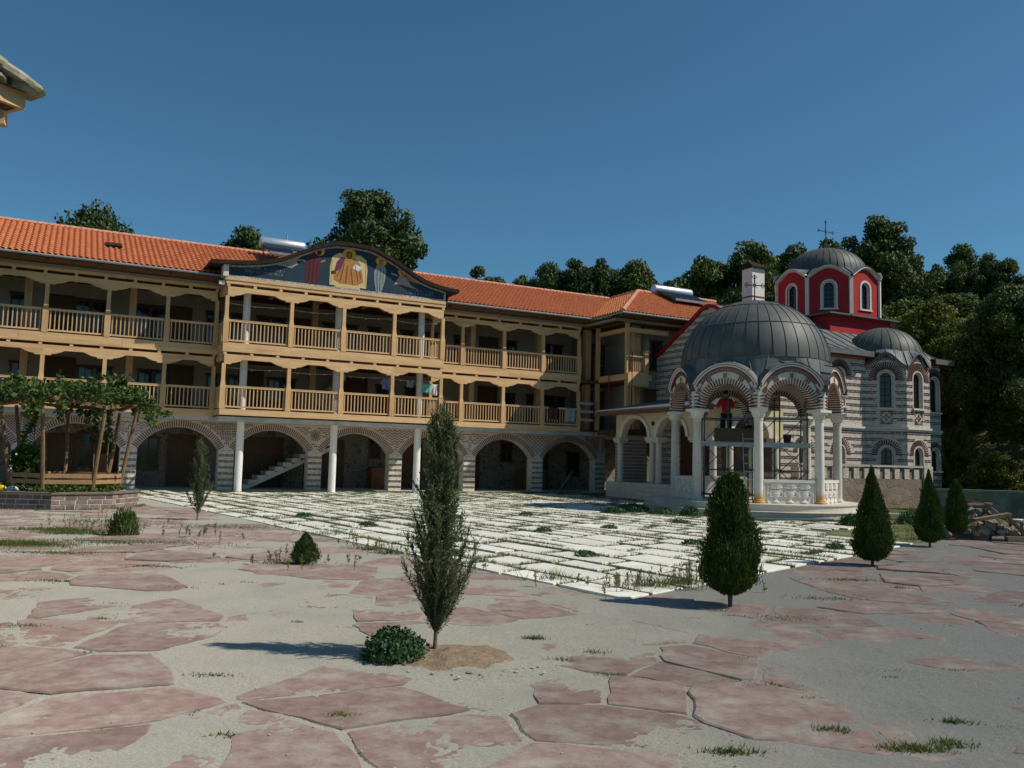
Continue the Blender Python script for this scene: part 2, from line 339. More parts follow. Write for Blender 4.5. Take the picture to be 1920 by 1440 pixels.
cells.sort(key=lambda c: c[0])
paving = tag(bpy.data.objects.new('flagstone_paving', None), 'red sandstone crazy paving of the forecourt', 'paving', kind='structure'); link(paving)
def stone_geo(poly, r):
    cx = sum(p[0] for p in poly)/len(poly); cy = sum(p[1] for p in poly)/len(poly); pts = []
    k = r.uniform(.93, .99)
    for i in range(len(poly)):
        p, q = poly[i], poly[(i+1) % len(poly)]; L = math.hypot(q[0]-p[0], q[1]-p[1]); n = max(1, int(L/.16))
        for j in range(n):
            t = j/n; e = .0 if j == 0 else 1; jx, jy = r.gauss(0, .014)*e, r.gauss(0, .014)*e
            if j == 0: t += .02
            pts.append((cx+(p[0]+(q[0]-p[0])*t+jx-cx)*k, cy+(p[1]+(q[1]-p[1])*t+jy-cy)*k))
    z0 = r.uniform(-.013, .010); tx, ty = r.gauss(0, .008), r.gauss(0, .008); n = len(pts)
    def zz(x, y): return z0+(x-cx)*tx+(y-cy)*ty
    V = [(cx+(x-cx)*.975-cx, cy+(y-cy)*.975-cy, zz(x, y)) for x, y in pts]+[(x-cx, y-cy, zz(x, y)-.008-r.random()*.004) for x, y in pts]+[(x-cx, y-cy, -.07) for x, y in pts]
    F = [tuple(range(n))]+[(i, n+i, n+(i+1) % n, (i+1) % n)[::-1] for i in range(n)]+[(n+i, 2*n+i, 2*n+(i+1) % n, n+(i+1) % n)[::-1] for i in range(n)]
    if sum(pts[i][0]*pts[(i+1) % n][1]-pts[(i+1) % n][0]*pts[i][1] for i in range(n)) < 0: F = [f[::-1] for f in F]
    return V, F, cx, cy
r2 = random.Random(5); rest = MB()
def keyv(c): return c[0]
for k, (yy_, xx_, poly) in enumerate(cells):
    V, F, cx, cy = stone_geo(poly, r2)
    if k < 298:
        me = bpy.data.meshes.new('flagstone'); me.from_pydata(V, [], F); me.materials.append(M['flag']); put('flagstone', me, paving, (cx, cy, 0))
    else: rest.add([(v[0]+cx, v[1]+cy, v[2]) for v in V], F)
tag(rest.build('flagstone_field', M['flag'], paving), kind='stuff')

# ---- white slab court
def blocked(X, Y, m=0.0):
    s, d = sd(X, Y)
    if d < .45-m: return True
    if math.hypot(X-PAV[0], Y-PAV[1]) < 3.72-m: return True
    if math.hypot(X-PLN[0], Y-PLN[1]) < 2.25: return True
    if s > 19.9 and 2.6 < d < 13.2: return True
    if s > 21.2 and d < 13.2: return True
    a, b = ab(X, Y)
    if b > 11.6 and X/Y > .412: return True
    return s < -9
court = tag(bpy.data.objects.new('slab_court', None), 'court paved with white stone slabs and grassy joints', 'paving', kind='structure'); link(court)
bed = MB()
cor = [KC+AU*.02+BV*.02, KC+AU*.02+BV*24, KC+AU*34+BV*40, KC+AU*34+BV*.02]
bed.add([(p.x, p.y, -.022) for p in cor], [(0, 1, 2, 3)])
bed.build('joint_soil', M['earth'], court)
r3 = random.Random(31); slabs = []; b0 = 0.0
while b0 < 27:
    bw = r3.uniform(.55, 1.12) if b0 < 6 else r3.uniform(.5, .95); a0 = r3.uniform(-.7, 0) if b0 > 0 else 0
    drift = r3.uniform(-.02, .02)
    while a0 < 31:
        al = r3.uniform(.8, 1.9)
        if r3.random() < .18: al *= .6
        A0, A1 = max(a0, 0), a0+al
        if A1 > .25:
            g = r3.uniform(.030, .075); parts = [(b0, b0+bw)]
            if bw > .85 and r3.random() < .35: t = r3.uniform(.4, .6); parts = [(b0, b0+bw*t), (b0+bw*t, b0+bw)]
            for (c0, c1) in parts:
                g0a = 0 if A0 == 0 else g; g0b = 0 if c0 == 0 else g
                q = [(A0+g0a, c0+g0b), (A1-g, c0+g0b), (A1-g, c1-g), (A0+g0a, c1-g)]
                q = [(x+r3.gauss(0, .022)*(x > .03), y_+r3.gauss(0, .022)*(y_ > .03)) for x, y_ in q]
                P = [KC+AU*x+BV*y_ for x, y_ in q]
                if any(blocked(p.x, p.y, .1) for p in P): continue
                c = sum((p for p in P), Vector((0, 0)))/4
                if abs(c.x)/c.y > .75: continue
                slabs.append((c.length, P, c))
        a0 += al
    b0 += bw
slabs.sort(key=lambda t: t[0]); rest = MB()
def slab_geo(P, c, r):
    z = .012+r.uniform(-.006, .012); tx, ty = r.gauss(0, .004), r.gauss(0, .004); V = []
    pts = []
    for i in range(4):
        p, q = P[i], P[(i+1) % 4]; n = 4
        for j in range(n):
            t = j/n; pts.append(p.lerp(q, t)+Vector((r.gauss(0, .006), r.gauss(0, .006)))*(j > 0))
    n = len(pts)
    for k_, dz in ((.985, 0), (1, -.010), (1, -.06)):
        for p in pts: o = (p-c)*k_; V.append((o.x, o.y, z+o.x*tx+o.y*ty+dz))
    F = [tuple(range(n))]+[(i, i+n, (i+1) % n+n, (i+1) % n) for i in range(n)]+[(n+i, 2*n+i, 2*n+(i+1) % n, n+(i+1) % n) for i in range(n)]
    return V, F
for k, (_, P, c) in enumerate(slabs):
    V, F = slab_geo(P, c, r3); m_ = MB(); m_.add(V, F)
    if k < 298: m_.build('paving_slab', M['slab'], court, loc=(c.x, c.y, 0))
    else: rest.add([(v[0]+c.x, v[1]+c.y, v[2]) for v in V], F)
tag(rest.build('paving_slab_field', M['slab'], court), kind='stuff')

# ---- grass
def blades(P, h, w, lean, seed=0, mats=None, name='grass'):
    g = np.random.default_rng(seed); n = len(P); an = g.uniform(0, 2*np.pi, n); ln = g.uniform(0, 2*np.pi, n)
    P = np.asarray(P, float); dx = np.stack([np.cos(an), np.sin(an), np.zeros(n)], 1)*np.asarray(w)[:, None]
    tip = P+np.stack([np.cos(ln)*lean*h, np.sin(ln)*lean*h, h], 1)
    V = np.stack([P-dx, P+dx, tip], 1).reshape(-1, 3); F = np.arange(n*3).reshape(-1, 3)
    return np_mesh(name, V, F, mats)
g0 = np.random.default_rng(3); JP = []; JH = []
for (_, P, c) in slabs:
    for i in range(4):
        p, q = P[i], P[(i+1) % 4]; L = (q-p).length; mid = (p+q)/2; out = (mid-c).normalized()
        a, b = ab(mid.x, mid.y)
        if a < .15 or b < .15: continue
        dns = float(fbm(np.array([mid.x*.8]), np.array([mid.y*.8]), 2, 6)[0]); n = int(L*(45+260*max(0, dns-.36)))
        t = g0.uniform(0, 1, n); off = g0.normal(.03, .030+.07*max(0, dns-.55), n)
        JP.append(np.stack([p.x+(q.x-p.x)*t+out.x*off, p.y+(q.y-p.y)*t+out.y*off, np.full(n, -.015)], 1)); JH.append(g0.uniform(.035, .075, n)*(.6+1.0*dns))
JP = np.concatenate(JP); JH = np.concatenate(JH)
tag(put('joint_grass', blades(JP, JH, g0.uniform(.005, .012, len(JP)), .8, 1, M['grass'], 'joint_grass')), 'low grass growing in the joints of the white slabs', 'grass', kind='stuff')
# tufts on the forecourt, and the rank strip along the arcade
TP = []; TH_ = []
def tuft(x, y, rx, ry, n, h, z=0.0):
    p = np.stack([x+g0.normal(0, rx*.5, n), y+g0.normal(0, ry*.5, n), np.full(n, z-.01)], 1); TP.append(p); TH_.append(g0.uniform(.3, 1, n)*h)
for x, y, rx, ry, n, h in [(-8.3,14.2,1.0,.40,5000,.09),(-8.8,16.9,.9,.3,1500,.08),(-6.6,15.0,1.3,.4,1500,.06),(-8.3,16.3,.8,.3,900,.10),(-7.0,13.2,.8,.2,700,.05),(-8.6,12.4,.5,.12,500,.05),(-5.0,12.0,.5,.10,300,.04),(-4.3,7.8,.25,.09,350,.04),(-4.2,7.0,.15,.05,120,.03),
        (-1.0,5.4,.09,.05,160,.045),(1.3,4.93,.16,.06,260,.04),(2.35,5.05,.2,.07,420,.05),(2.62,5.15,.14,.08,200,.05),(2.0,5.35,.10,.06,160,.05),(2.87,5.6,.12,.05,160,.04),(3.1,6.9,.2,.07,160,.03),(3.6,7.0,.16,.05,120,.03),
        (.25,7.8,.12,.05,160,.06),(.45,7.0,.12,.05,120,.05),(.75,7.3,.1,.06,90,.05),(-2.4,14.8,.3,.15,160,.16),(-3.2,12.6,.45,.2,260,.12),(-5.4,10.5,.4,.1,220,.035),(-3.9,10.2,.3,.1,120,.03),(2.9,9.2,.6,.2,260,.03),(3.9,10.6,.5,.15,240,.04),
        (4.9,12.4,.5,.15,260,.04),(1.9,6.4,.22,.07,160,.03),(1.2,6.1,.14,.05,100,.03),(.8,6.6,.1,.05,60,.03),(5.4,8.6,.4,.1,160,.03),(6.2,10.4,.5,.1,200,.03),(-2.1,6.3,.2,.06,120,.03),(-1.6,5.0,.1,.05,60,.03),(-6,18.4,1.5,.5,500,.09),(-9,19,1.2,.5,600,.09),(-3.6,17.2,.5,.4,250,.16),(-1.9,14.3,.3,.2,160,.2),(.6,11.6,.3,.2,110,.22),(1.9,11.2,.3,.2,220,.25),(2.3,11.5,.25,.2,220,.22)]:
    tuft(x, y, rx, ry, n, h, .004)
for k in range(90):
    x, y = r3.uniform(-9, 9), r3.uniform(4.6, 17)
    if pave_in(x, y, -.1) or abs(x)/y > .62: continue
    tuft(x, y, r3.uniform(.03, .14), r3.uniform(.02, .06), r3.randint(10, 60), r3.uniform(.02, .05), .003)
for k in range(2600):
    s_ = r3.uniform(6, 21); d_ = abs(r3.gauss(.2, .7))+.25; p = W(s_, d_); tuft(p.x, p.y, .12, .12, 6, .10, -.02)
for k in range(500):
    s_ = r3.uniform(-1, 6); d_ = abs(r3.gauss(.2, .4))+.25; p = W(s_, d_); tuft(p.x, p.y, .12, .12, 5, .06, -.02)
for k in range(260):
    an = r3.uniform(0, 6.28); rr = 3.75+abs(r3.gauss(0, .35)); tuft(PAV[0]+rr*math.cos(an), PAV[1]+rr*math.sin(an), .14, .14, 14, .10, -.01)
for k in range(160): tuft(r3.uniform(3.2, 5.6), r3.uniform(25.2, 29), .2, .2, 14, .12, -.01)
for k in range(1500):            # strip of lawn east of the pavilion
    x, y = r3.uniform(9, 17), r3.uniform(19, 36)
    if x/y > .41 and not pave_in(x, y, 0) == False and ab(x, y)[1] > 11.6 and sd(x, y)[1] > 12.6: tuft(x, y, .3, .3, 18, .11, -.02)
for k in range(120):
    an = r3.uniform(-2.6, .6); tuft(PLN[0]+2.05*math.cos(an), PLN[1]+2.05*math.sin(an), .15, .08, 14, .09)
TP = np.concatenate(TP); TH_ = np.concatenate(TH_)
tag(put('grass_tufts', blades(TP, TH_, g0.uniform(.003, .008, len(TP)), .7, 2, M['grass'], 'grass_tufts')), 'tufts of short green grass scattered over the sand and slabs', 'grass', kind='stuff')
# pebbles and grit on the sand
pm = MB()
def peb(x, y_, z, s_):
    V = []; n = 6
    for lz, lr in ((-.5, .6), (.15, 1.0), (.65, .55)):
        for j in range(n): t = 2*math.pi*j/n+lz; V.append((x+s_*lr*math.cos(t)*r3.uniform(.8, 1.2)*1.3, y_+s_*lr*math.sin(t)*r3.uniform(.8, 1.2), z+s_*lz))
    pm.add(V, [tuple(range(n))[::-1], tuple(range(2*n, 3*n))]+[(l*n+j, l*n+(j+1) % n, (l+1)*n+(j+1) % n, (l+1)*n+j) for l in range(2) for j in range(n)])
for k in range(200):
    y_ = 4.3+abs(r3.gauss(0, 3.5)); x_ = r3.uniform(-.62, .62)*y_
    if pave_in(x_, y_, -.1): continue
    s_ = r3.uniform(.002, .008); peb(x_, y_, .004, s_)
for k in range(60):
    x_, y_ = -.2+r3.gauss(0, .25), 6.62+r3.gauss(0, .12); s_ = r3.uniform(.005, .016); peb(x_, y_, .022, s_)
tag(pm.build('pebbles', mat('pebble', (.30,.27,.23), (.5,.47,.42), 3, .9)), 'small pebbles and grit strewn over the sand', 'pebbles', kind='stuff')
# ================================================================ monastery residential building
mon = thing('monastery_building', 'long three-storey monastery wing with brick arcade, timber galleries and orange tiled roof', 'building', (ORG.x, ORG.y, 0), TH)
S = 3.742; AH = 1.56; ZS = 1.67; ZC = 2.58; ARC = (AH*AH+(ZC-ZS)**2)/(2*(ZC-ZS)); ACZ = ZC-ARC; AMAX = math.asin(AH/ARC)
PIL = list(range(-2, 7))
def arc_pt(t): return ARC*math.sin(t), ACZ+ARC*math.cos(t)      # t from -AMAX..AMAX
ZW = 2.855
# arcade wall with real openings
aw = MB(); NA = 20
def wq(p, q, m_=0): pass
for i in range(-2, 6):
    c = (i+.5)*S
    pts = [arc_pt(-AMAX+2*AMAX*k/NA) for k in range(NA+1)]; pts = [(c+x, z) for x, z in pts]
    for y_ in (0.0, .5):
        for k in range(NA):
            (x0, z0), (x1, z1) = pts[k], pts[k+1]; aw.add([(x0, y_, z0), (x1, y_, z1), (x1, y_, ZW), (x0, y_, ZW)], [(0, 1, 2, 3)])
    for k in range(NA):
        (x0, z0), (x1, z1) = pts[k], pts[k+1]; aw.add([(x0, 0, z0), (x1, 0, z1), (x1, .5, z1), (x0, .5, z0)], [(0, 1, 2, 3)])
for i in PIL:
    aw.box(i*S-(S/2-AH), i*S+(S/2-AH), 0, .5, ZS, ZW)
aw.build('arcade_wall', M['arcade'], mon)
# pillars with hewn stone and paired brick courses
HW = S/2-AH
def pillar_meshes():
    p = MB(); r = random.Random(3); z = 0.0; p.box(-HW+.02, HW-.02, .02, .48, 0, ZS-.004)
    b = MB()
    while z < ZS-.05:
        h = min(.155, ZS-.004-z); x = -HW
        while x < HW-.01:
            w = min(r.uniform(.24, .42), HW-x); w = HW-x if HW-x-w < .12 else w
            e = r.uniform(0, .012); p.box(x+.006, x+w-.006, -.012-e, .512+e, z+.006, z+h-.004); x += w
        z += h
        if z > ZS-.2: break
        for k in range(2):
            x = -HW-.004; j = r.uniform(.1, .25)
            while x < HW:
                w = min(.24 if x > -HW else j, HW+.004-x); b.box(x+.012, x+w-.012, -.016, .516, z+.010, z+.038); x += w
            p.box(-HW-.002, HW+.002, -.004, .504, z, z+.048); z += .048
    return p.mesh('pillar', M['pierstone']), b.mesh('brick_courses', M['brick'])
pm_, bm_ = pillar_meshes()
for i in PIL:
    o = put('pillar', pm_, mon, (i*S, 0, 0)); tag(put('brick_courses', bm_, o), kind='stuff')
# radial voussoir bricks
vb = MB()
nb_ = 46
for k in range(nb_):
    t = -AMAX+2*AMAX*(k+.5)/nb_; x0, z0 = ARC*math.sin(t), ACZ+ARC*math.cos(t); d = Vector((math.sin(t), 0, math.cos(t))); tg = Vector((math.cos(t), 0, -math.sin(t)))
    rc = ARC+.14; vb.frame((rc*math.sin(t), .245, ACZ+rc*math.cos(t)), d, tg, (0, 1, 0), .25, .042, .52)
vm = vb.mesh('voussoir_bricks', M['brick'])
for i in range(-2, 6): tag(put('voussoir_bricks', vm, mon, ((i+.5)*S, 0, 0)), kind='stuff')
# spandrel patterns
def free(x, z, m=.0):
    if z > ZW-.03 or z < ZS+.05: return False
    for j in (-1, 1):
        cx = j*S/2
        if math.hypot(x-cx, z-ACZ) < ARC+.295+m: return False
    return abs(x) < S/2
def seg(b, x0, z0, x1, z1, th=.03, test=True):
    if test and not (free(x0, z0) and free(x1, z1) and free((x0+x1)/2, (z0+z1)/2)): return
    d = Vector((x1-x0, 0, z1-z0)); L = d.length
    if L < 1e-4: return
    d.normalize(); nrm = Vector((-d.z, 0, d.x)); b.frame(((x0+x1)/2, -.001, (z0+z1)/2), d, nrm, (0, 1, 0), L, th, .028)
def pat_rows(b, ex=lambda x, z: False):
    z = ZS+.1; k = 0
    while z < ZW:
        x = -1.5+(k % 2)*.12
        while x < 1.5:
            if not ex(x+.1, z): seg(b, x, z, x+.19, z, .032)
            x += .24
        z += .088; k += 1
def cross(b, cx, cz, w=.15, h=.23, t=.055):
    P = [(-t,-h),(t,-h),(t,-t*.4),(w,-t*.4),(w,t*1.6),(t,t*1.6),(t,h),(-t,h),(-t,t*1.6),(-w,t*1.6),(-w,-t*.4),(-t,-t*.4)]
    for i in range(12): seg(b, cx+P[i][0], cz+P[i][1], cx+P[(i+1) % 12][0], cz+P[(i+1) % 12][1], .022, False)
def pat(i):
    b = MB()
    if i in (-2, -1):
        for k in range(-4, 16):
            for sg in (-1, 1):
                z = ZS+.1+k*.095; x = 0.02; 
                for m_ in range(12): seg(b, sg*x, z, sg*(x+.085), z+.085*.95, .03); x += .095; z += .095*.95
    elif i == 0:
        for k in range(12):
            z = ZS+.1+k*.115; x = -1.5
            for m_ in range(30):
                up = (m_ % 2)*2-1; xa, xb = x+m_*.1, x+(m_+1)*.1
                if not (abs(xa+.05) < .2 and 2.05 < z < 2.62): seg(b, xa, z-up*.045, xb, z+up*.045, .022)
        cross(b, 0, 2.33)
    elif i == 1:
        for row in range(7):
            z = ZW-.09-row*.2
            for m_ in range(44): x = -1.5+m_*.068; seg(b, x, z-.055, x, z+.055, .03)
            for m_ in range(13): x = -1.5+m_*.24; seg(b, x, z-.1, x+.19, z-.1, .028)
    elif i == 2:
        pat_rows(b, lambda x, z: math.hypot(x, z-2.42) < .34)
        for k in range(16):
            t = k*math.pi/8; seg(b, .11*math.cos(t), 2.42+.11*math.sin(t), .27*math.cos(t), 2.42+.27*math.sin(t), .026, False)
        for k in range(10):
            t = k*math.pi/5; u_ = (k+1)*math.pi/5; seg(b, .07*math.cos(t), 2.42+.07*math.sin(t), .07*math.cos(u_), 2.42+.07*math.sin(u_), .05, False)
    elif i == 3:
        for k in range(12):
            z = ZS+.12+k*.12; x = -1.5
            for m_ in range(26):
                up = (m_ % 2)*2-1; seg(b, x+m_*.118, z-up*.05, x+(m_+1)*.118, z+up*.05, .026)
    elif i == 4:
        pat_rows(b, lambda x, z: abs(x) < .22 and 2.08 < z < 2.66); cross(b, 0, 2.38, .16, .26, .045)
    elif i == 5:
        for k in range(13):
            z = ZS+.1+k*.098; x = -1.5+(k % 2)*.0
            for m_ in range(50):
                ph = (m_+2*(k % 2)) % 4; xa = x+m_*.055; xb = xa+.055; dz = {0: (0, .05), 1: (.05, .05), 2: (.05, 0), 3: (0, 0)}[ph]; seg(b, xa, z+dz[0], xb, z+dz[1], .024)
    else:
        for k in range(-3, 12):
            for sg in (-1, 1):
                x = .03; z = ZS+.12+k*.11
                for m_ in range(9): seg(b, sg*x, z, sg*(x+.1), z, .026); seg(b, sg*(x+.1), z, sg*(x+.1), z+.1, .026); x += .1; z += .1
    return b
for i in PIL:
    b = pat(i)
    if b.v: tag(b.build('brick_pattern', M['brick'], mon, loc=(i*S, 0, 0)), kind='stuff')
# concrete floor slab over the arcade
WS0, WS1 = -9.0, 21.75
cs = MB(); cs.box(WS0, 26, -.78, 3.2, 2.862, 3.07); cs.box(3.0, 12.42, -2.28, -.781, 2.84, 3.0); cs.build('floor_slab', M['concrete'], mon)
# arcade walk: floor, back wall, openings
fl = MB(); fl.box(WS0, 27, -.25, 3.2, -.12, .03); fl.build('arcade_floor', M['concrete'], mon)
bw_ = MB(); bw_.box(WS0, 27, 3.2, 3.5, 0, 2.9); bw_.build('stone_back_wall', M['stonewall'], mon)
def opening(kind, s, z0, w, h, y_, glare=False):
    f = MB(); f.box(-w/2-.07, w/2+.07, -.05, .02, 0, h+.07)
    if kind == 'd':
        f.v.clear(); f.f.clear(); f.m.clear(); f.box(-w/2, w/2, -.04, .02, 0, h); f.box(-w/2-.08, -w/2-.001, -.07, .02, 0, h+.08); f.box(w/2+.001, w/2+.08, -.07, .02, 0, h+.08); f.box(-w/2, w/2, -.07, .02, h+.001, h+.08)
        for q in (0.12, .55):
            f.box(-w/2+.1, w/2-.1, -.055, -.041, q*h, q*h+h*.32)
        o = f.build('door', M['door'], mon, loc=(s, y_, z0))
        k = MB(); k.box(w/2-.12, w/2-.08, -.10, -.041, h*.45, h*.5); k.build('handle', M['zinc'], o)
        return o
    f.v.clear(); f.f.clear(); f.m.clear()
    f.box(-w/2-.07, -w/2, -.06, .02, 0, h); f.box(w/2, w/2+.07, -.06, .02, 0, h); f.box(-w/2-.12, w/2+.12, -.09, .02, h, h+.10); f.box(-w/2-.10, w/2+.10, -.10, .02, -.07, 0); f.box(-.018, .018, -.05, .01, 0, h); f.box(-w/2, w/2, -.048, .012, h*.62, h*.62+.03)
    o = f.build('window', M['door'], mon, loc=(s, y_, z0))
    g = MB(); g.box(-w/2, w/2, -.012, 0, 0, h); g.build('pane', M['glass'], o)
    return o
for k, s_, w_, h_, z_ in [('d',-2.34,.95,2.1,.03),('w',-1.3,.7,1.3,.9),('d',-.7,.9,2.1,.03),('w',1.0,.7,1.3,.8),('d',2.35,1.0,2.2,.03),('d',5.5,.9,2.2,.03),('d',6.35,.8,2.2,.03),('d',9.2,.95,2.2,.03),('w',11.3,.5,.9,1.5),('d',13.2,1.0,2.1,.03),('d',16.4,1.1,2.2,.03),('w',18.6,.55,.9,1.5),('d',20.6,1.0,2.1,.03),('w',22.8,.7,1.2,.8)]:
    opening(k, s_, z_, w_, h_, 3.2)
# staircase seen through the third arch
st = MB(); n = 11; sx0, sx1 = 4.55, 8.6
for k in range(n):
    x0 = sx0+(sx1-sx0)*k/n; x1 = sx0+(sx1-sx0)*(k+1)/n; z1 = .03+2.15*(k+1)/n; st.box(x0, x1+.02, 1.1, 2.3, z1-.19, z1)
st.prism([(sx0, .02), (sx1, 2.0), (sx1, 1.82), (sx0+.35, .02)], 1.12, 2.28)
st.build('staircase', M['trim'], mon)
lp = MB(); lp.box(7.55, 7.7, 1.2, 2.2, .03, 1.5); lp.build('stair_door', M['door'], mon)
cab = MB()
for x0, x1, h in ((19.1, 20.6, 1.0), (10.9, 12.2, .95), (-1.05, -.55, 1.35)):
    cab.v.clear(); cab.f.clear(); cab.m.clear(); cab.box(x0, x1, 2.3, 2.9, .03, h); cab.box(x0-.04, x1+.04, 2.26, 2.94, h+.001, h+.05); cab.box(x0+.08, (x0+x1)/2-.03, 2.285, 2.299, .15, h-.1); cab.box((x0+x1)/2+.03, x1-.08, 2.285, 2.299, .15, h-.1)
    q = cab.build('sideboard', mat('cabinet_wood', (.20,.085,.03), (.27,.12,.05), 4, .5))
    q.location = (ORG.x, ORG.y, 0); q.rotation_euler = (0, 0, TH)
    tag(q, {19.1: 'long brown wooden sideboard in the arch below the two rail towels', 10.9: 'low brown cupboard inside the arch with the wave brick spandrel', -1.05: 'narrow tall brown cupboard behind the vine pergola'}[x0], 'sideboard')

# ---------------- galleries
ZG1, ZG2 = 3.30, 5.93
GD = .8; BD = 2.3
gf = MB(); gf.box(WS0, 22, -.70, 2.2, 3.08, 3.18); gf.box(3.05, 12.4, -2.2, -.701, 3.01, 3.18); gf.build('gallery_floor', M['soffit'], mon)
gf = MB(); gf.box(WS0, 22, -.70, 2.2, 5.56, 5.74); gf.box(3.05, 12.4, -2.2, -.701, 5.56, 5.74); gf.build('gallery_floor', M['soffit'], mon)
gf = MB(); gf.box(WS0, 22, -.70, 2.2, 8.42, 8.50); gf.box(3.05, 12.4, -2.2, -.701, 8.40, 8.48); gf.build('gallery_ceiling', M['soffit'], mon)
gw = MB(); gw.box(WS0, 27, 2.2, 2.5, 3.072, 8.95); gw.build('gallery_wall', M['plaster'], mon)
for k, s_ in [('w',-4.25),('d',-2.79),('w',-1.94),('w',-1.34),('w',.36),('w',.95),('d',1.8),('w',3.24),('w',4.32),('w',5.42),('w',6.12),('d',7.4),('w',8.5),('w',9.55),('w',10.7),('w',12.4),('w',13.7),('w',15.23),('d',16.89),('w',18.23),('w',20.3),('w',21.05)]:
    if k == 'd': opening('d', s_, ZG2-.18, .95, 2.05, 2.2)
    else: opening('w', s_, ZG2+.35, .46, 1.45, 2.2)
for k, s_ in [('w',-4.1),('d',-2.6),('w',-1.7),('w',-1.0),('w',.6),('w',1.25),('d',2.0),('w',3.4),('w',4.3),('d',5.0),('w',6.05),('w',6.7),('w',9.0),('d',9.9),('w',11.2),('w',12.7),('w',13.9),('d',16.9),('w',18.2),('w',19.5),('w',20.6),('w',21.25)]:
    if k == 'd': opening('d', s_, ZG1-.11, .95, 2.05, 2.2)
    else: opening('w', s_, ZG1+.3, .46, 1.35, 2.2)
# inner stair flight on the lower gallery
si = MB()
for k in range(7): si.box(7.2+k*.27, 7.2+(k+1)*.27, 1.2, 2.1, 3.2+k*.3, 3.2+k*.3+.3)
si.build('gallery_stair', M['trim'], mon)
# timber posts (shared) : thick below the handrail, slim above
def post_mesh(h, rail=.93):
    m_ = MB(); a, b = .105, .072
    prof = [(a, 0), (a, rail-.14), (a*.98, rail-.06), (b+.004, rail+.14), (b, rail+.22), (b, h)]
    V = [(x*r_, y_*r_, z) for r_, z in prof for x, y_ in ((-1,-1),(1,-1),(1,1),(-1,1))]
    F = [(i*4+k, i*4+(k+1) % 4, (i+1)*4+(k+1) % 4, (i+1)*4+k) for i in range(len(prof)-1) for k in range(4)]+[(3, 2, 1, 0), tuple(range(len(V)-4, len(V)))]
    m_.add(V, F); return m_.mesh('post', M['pine_v'])
PM1, PM2 = post_mesh(5.10-ZG1), post_mesh(7.80-ZG2)
bal = MB(); bal.box(-.021, .021, -.021, .021, 0, .72); BALM = bal.mesh('baluster', M['pine_v']); nbal = [0]
def railing(s0, s1, d, z):
    """panel between two posts at facade position s0..s1 (axis along x) """
    L = s1-s0; m_ = MB(); m_.box(.1, L-.1, -.045, .045, .84, .90); m_.box(.1, L-.1, -.035, .035, .06, .12); m_.box(.1, L-.1, -.055, .055, .901, .925)
    o = m_.build('railing', M['pine'], mon, loc=(s0, -d, z)); n = max(3, int(round((L-.2)/.147)))
    fill_bal(o, n, lambda k: (.1+(L-.2)*(k+.5)/n, 0, .12)); return o
def fill_bal(o, n, f):
    if nbal[0]+n <= 298:
        for k in range(n): put('baluster', BALM, o, f(k))
        nbal[0] += n
    else:
        q = MB()
        for k in range(n): x, y_, z_ = f(k); q.box(x-.021, x+.021, y_-.021, y_+.021, z_, z_+.72)
        tag(q.build('balusters', M['pine_v'], o), kind='stuff')
def side_rail(s, d0, d1, z):
    L = d1-d0; m_ = MB(); m_.box(-.045, .045, -L+.1, -.1, .84, .90); m_.box(-.035, .035, -L+.1, -.1, .06, .12); m_.box(-.03, .03, -.14, -.101, .08, .88); m_.box(-.03, .03, -L+.101, -L+.14, .08, .88); o = m_.build('railing', M['pine'], mon, loc=(s, -d0, z)); n = int((L-.2)/.147)
    fill_bal(o, n, lambda k: (0, -.1-(L-.2)*(k+.5)/n, .12))
def header(posts, d, ztop, hb, hm, depth=.15):
    """scalloped header beam, one piece per bay"""
    for p0, p1 in zip(posts[:-1], posts[1:]):
        L = p1-p0; k = min(1.0, L/2.1); lo = [(0, hb), (.26*k, hb), (.30*k, hb+.05), (.44*k, hb+.07), (.58*k, hb+.12), (.68*k, hb+.17), (.74*k, hm)]
        lower = lo+[(L-x, z) for x, z in lo[::-1]]
        m_ = MB(); V = []; N = len(lower)
        for y_ in (-depth/2, depth/2):
            V += [(x, y_, z) for x, z in lower]+[(x, y_, ztop) for x, z in lower]
        F = []
        for k2 in range(N-1):
            F += [(k2, k2+1, N+k2+1, N+k2), (2*N+k2, 3*N+k2, 3*N+k2+1, 2*N+k2+1), (k2, 2*N+k2, 2*N+k2+1, k2+1), (N+k2, N+k2+1, 3*N+k2+1, 3*N+k2)]
        F += [(0, N, 3*N, 2*N), (N-1, 3*N-1, 4*N-1, 2*N-1)]
        m_.add(V, F); m_.build('header_beam', M['pine'], mon, loc=(p0, -d, 0))
def joists(s0, s1, d, z0, z1, step=1.08, mid=True):
    n = max(1, int(round((s1-s0)/step)))
    for k in range(n+1):
        x = s0+(s1-s0)*k/n; m_ = MB(); m_.box(-.06, .06, -.08, 2.0, z0, z1); m_.build('joist', M['pine'], mon, loc=(x, -d, 0))
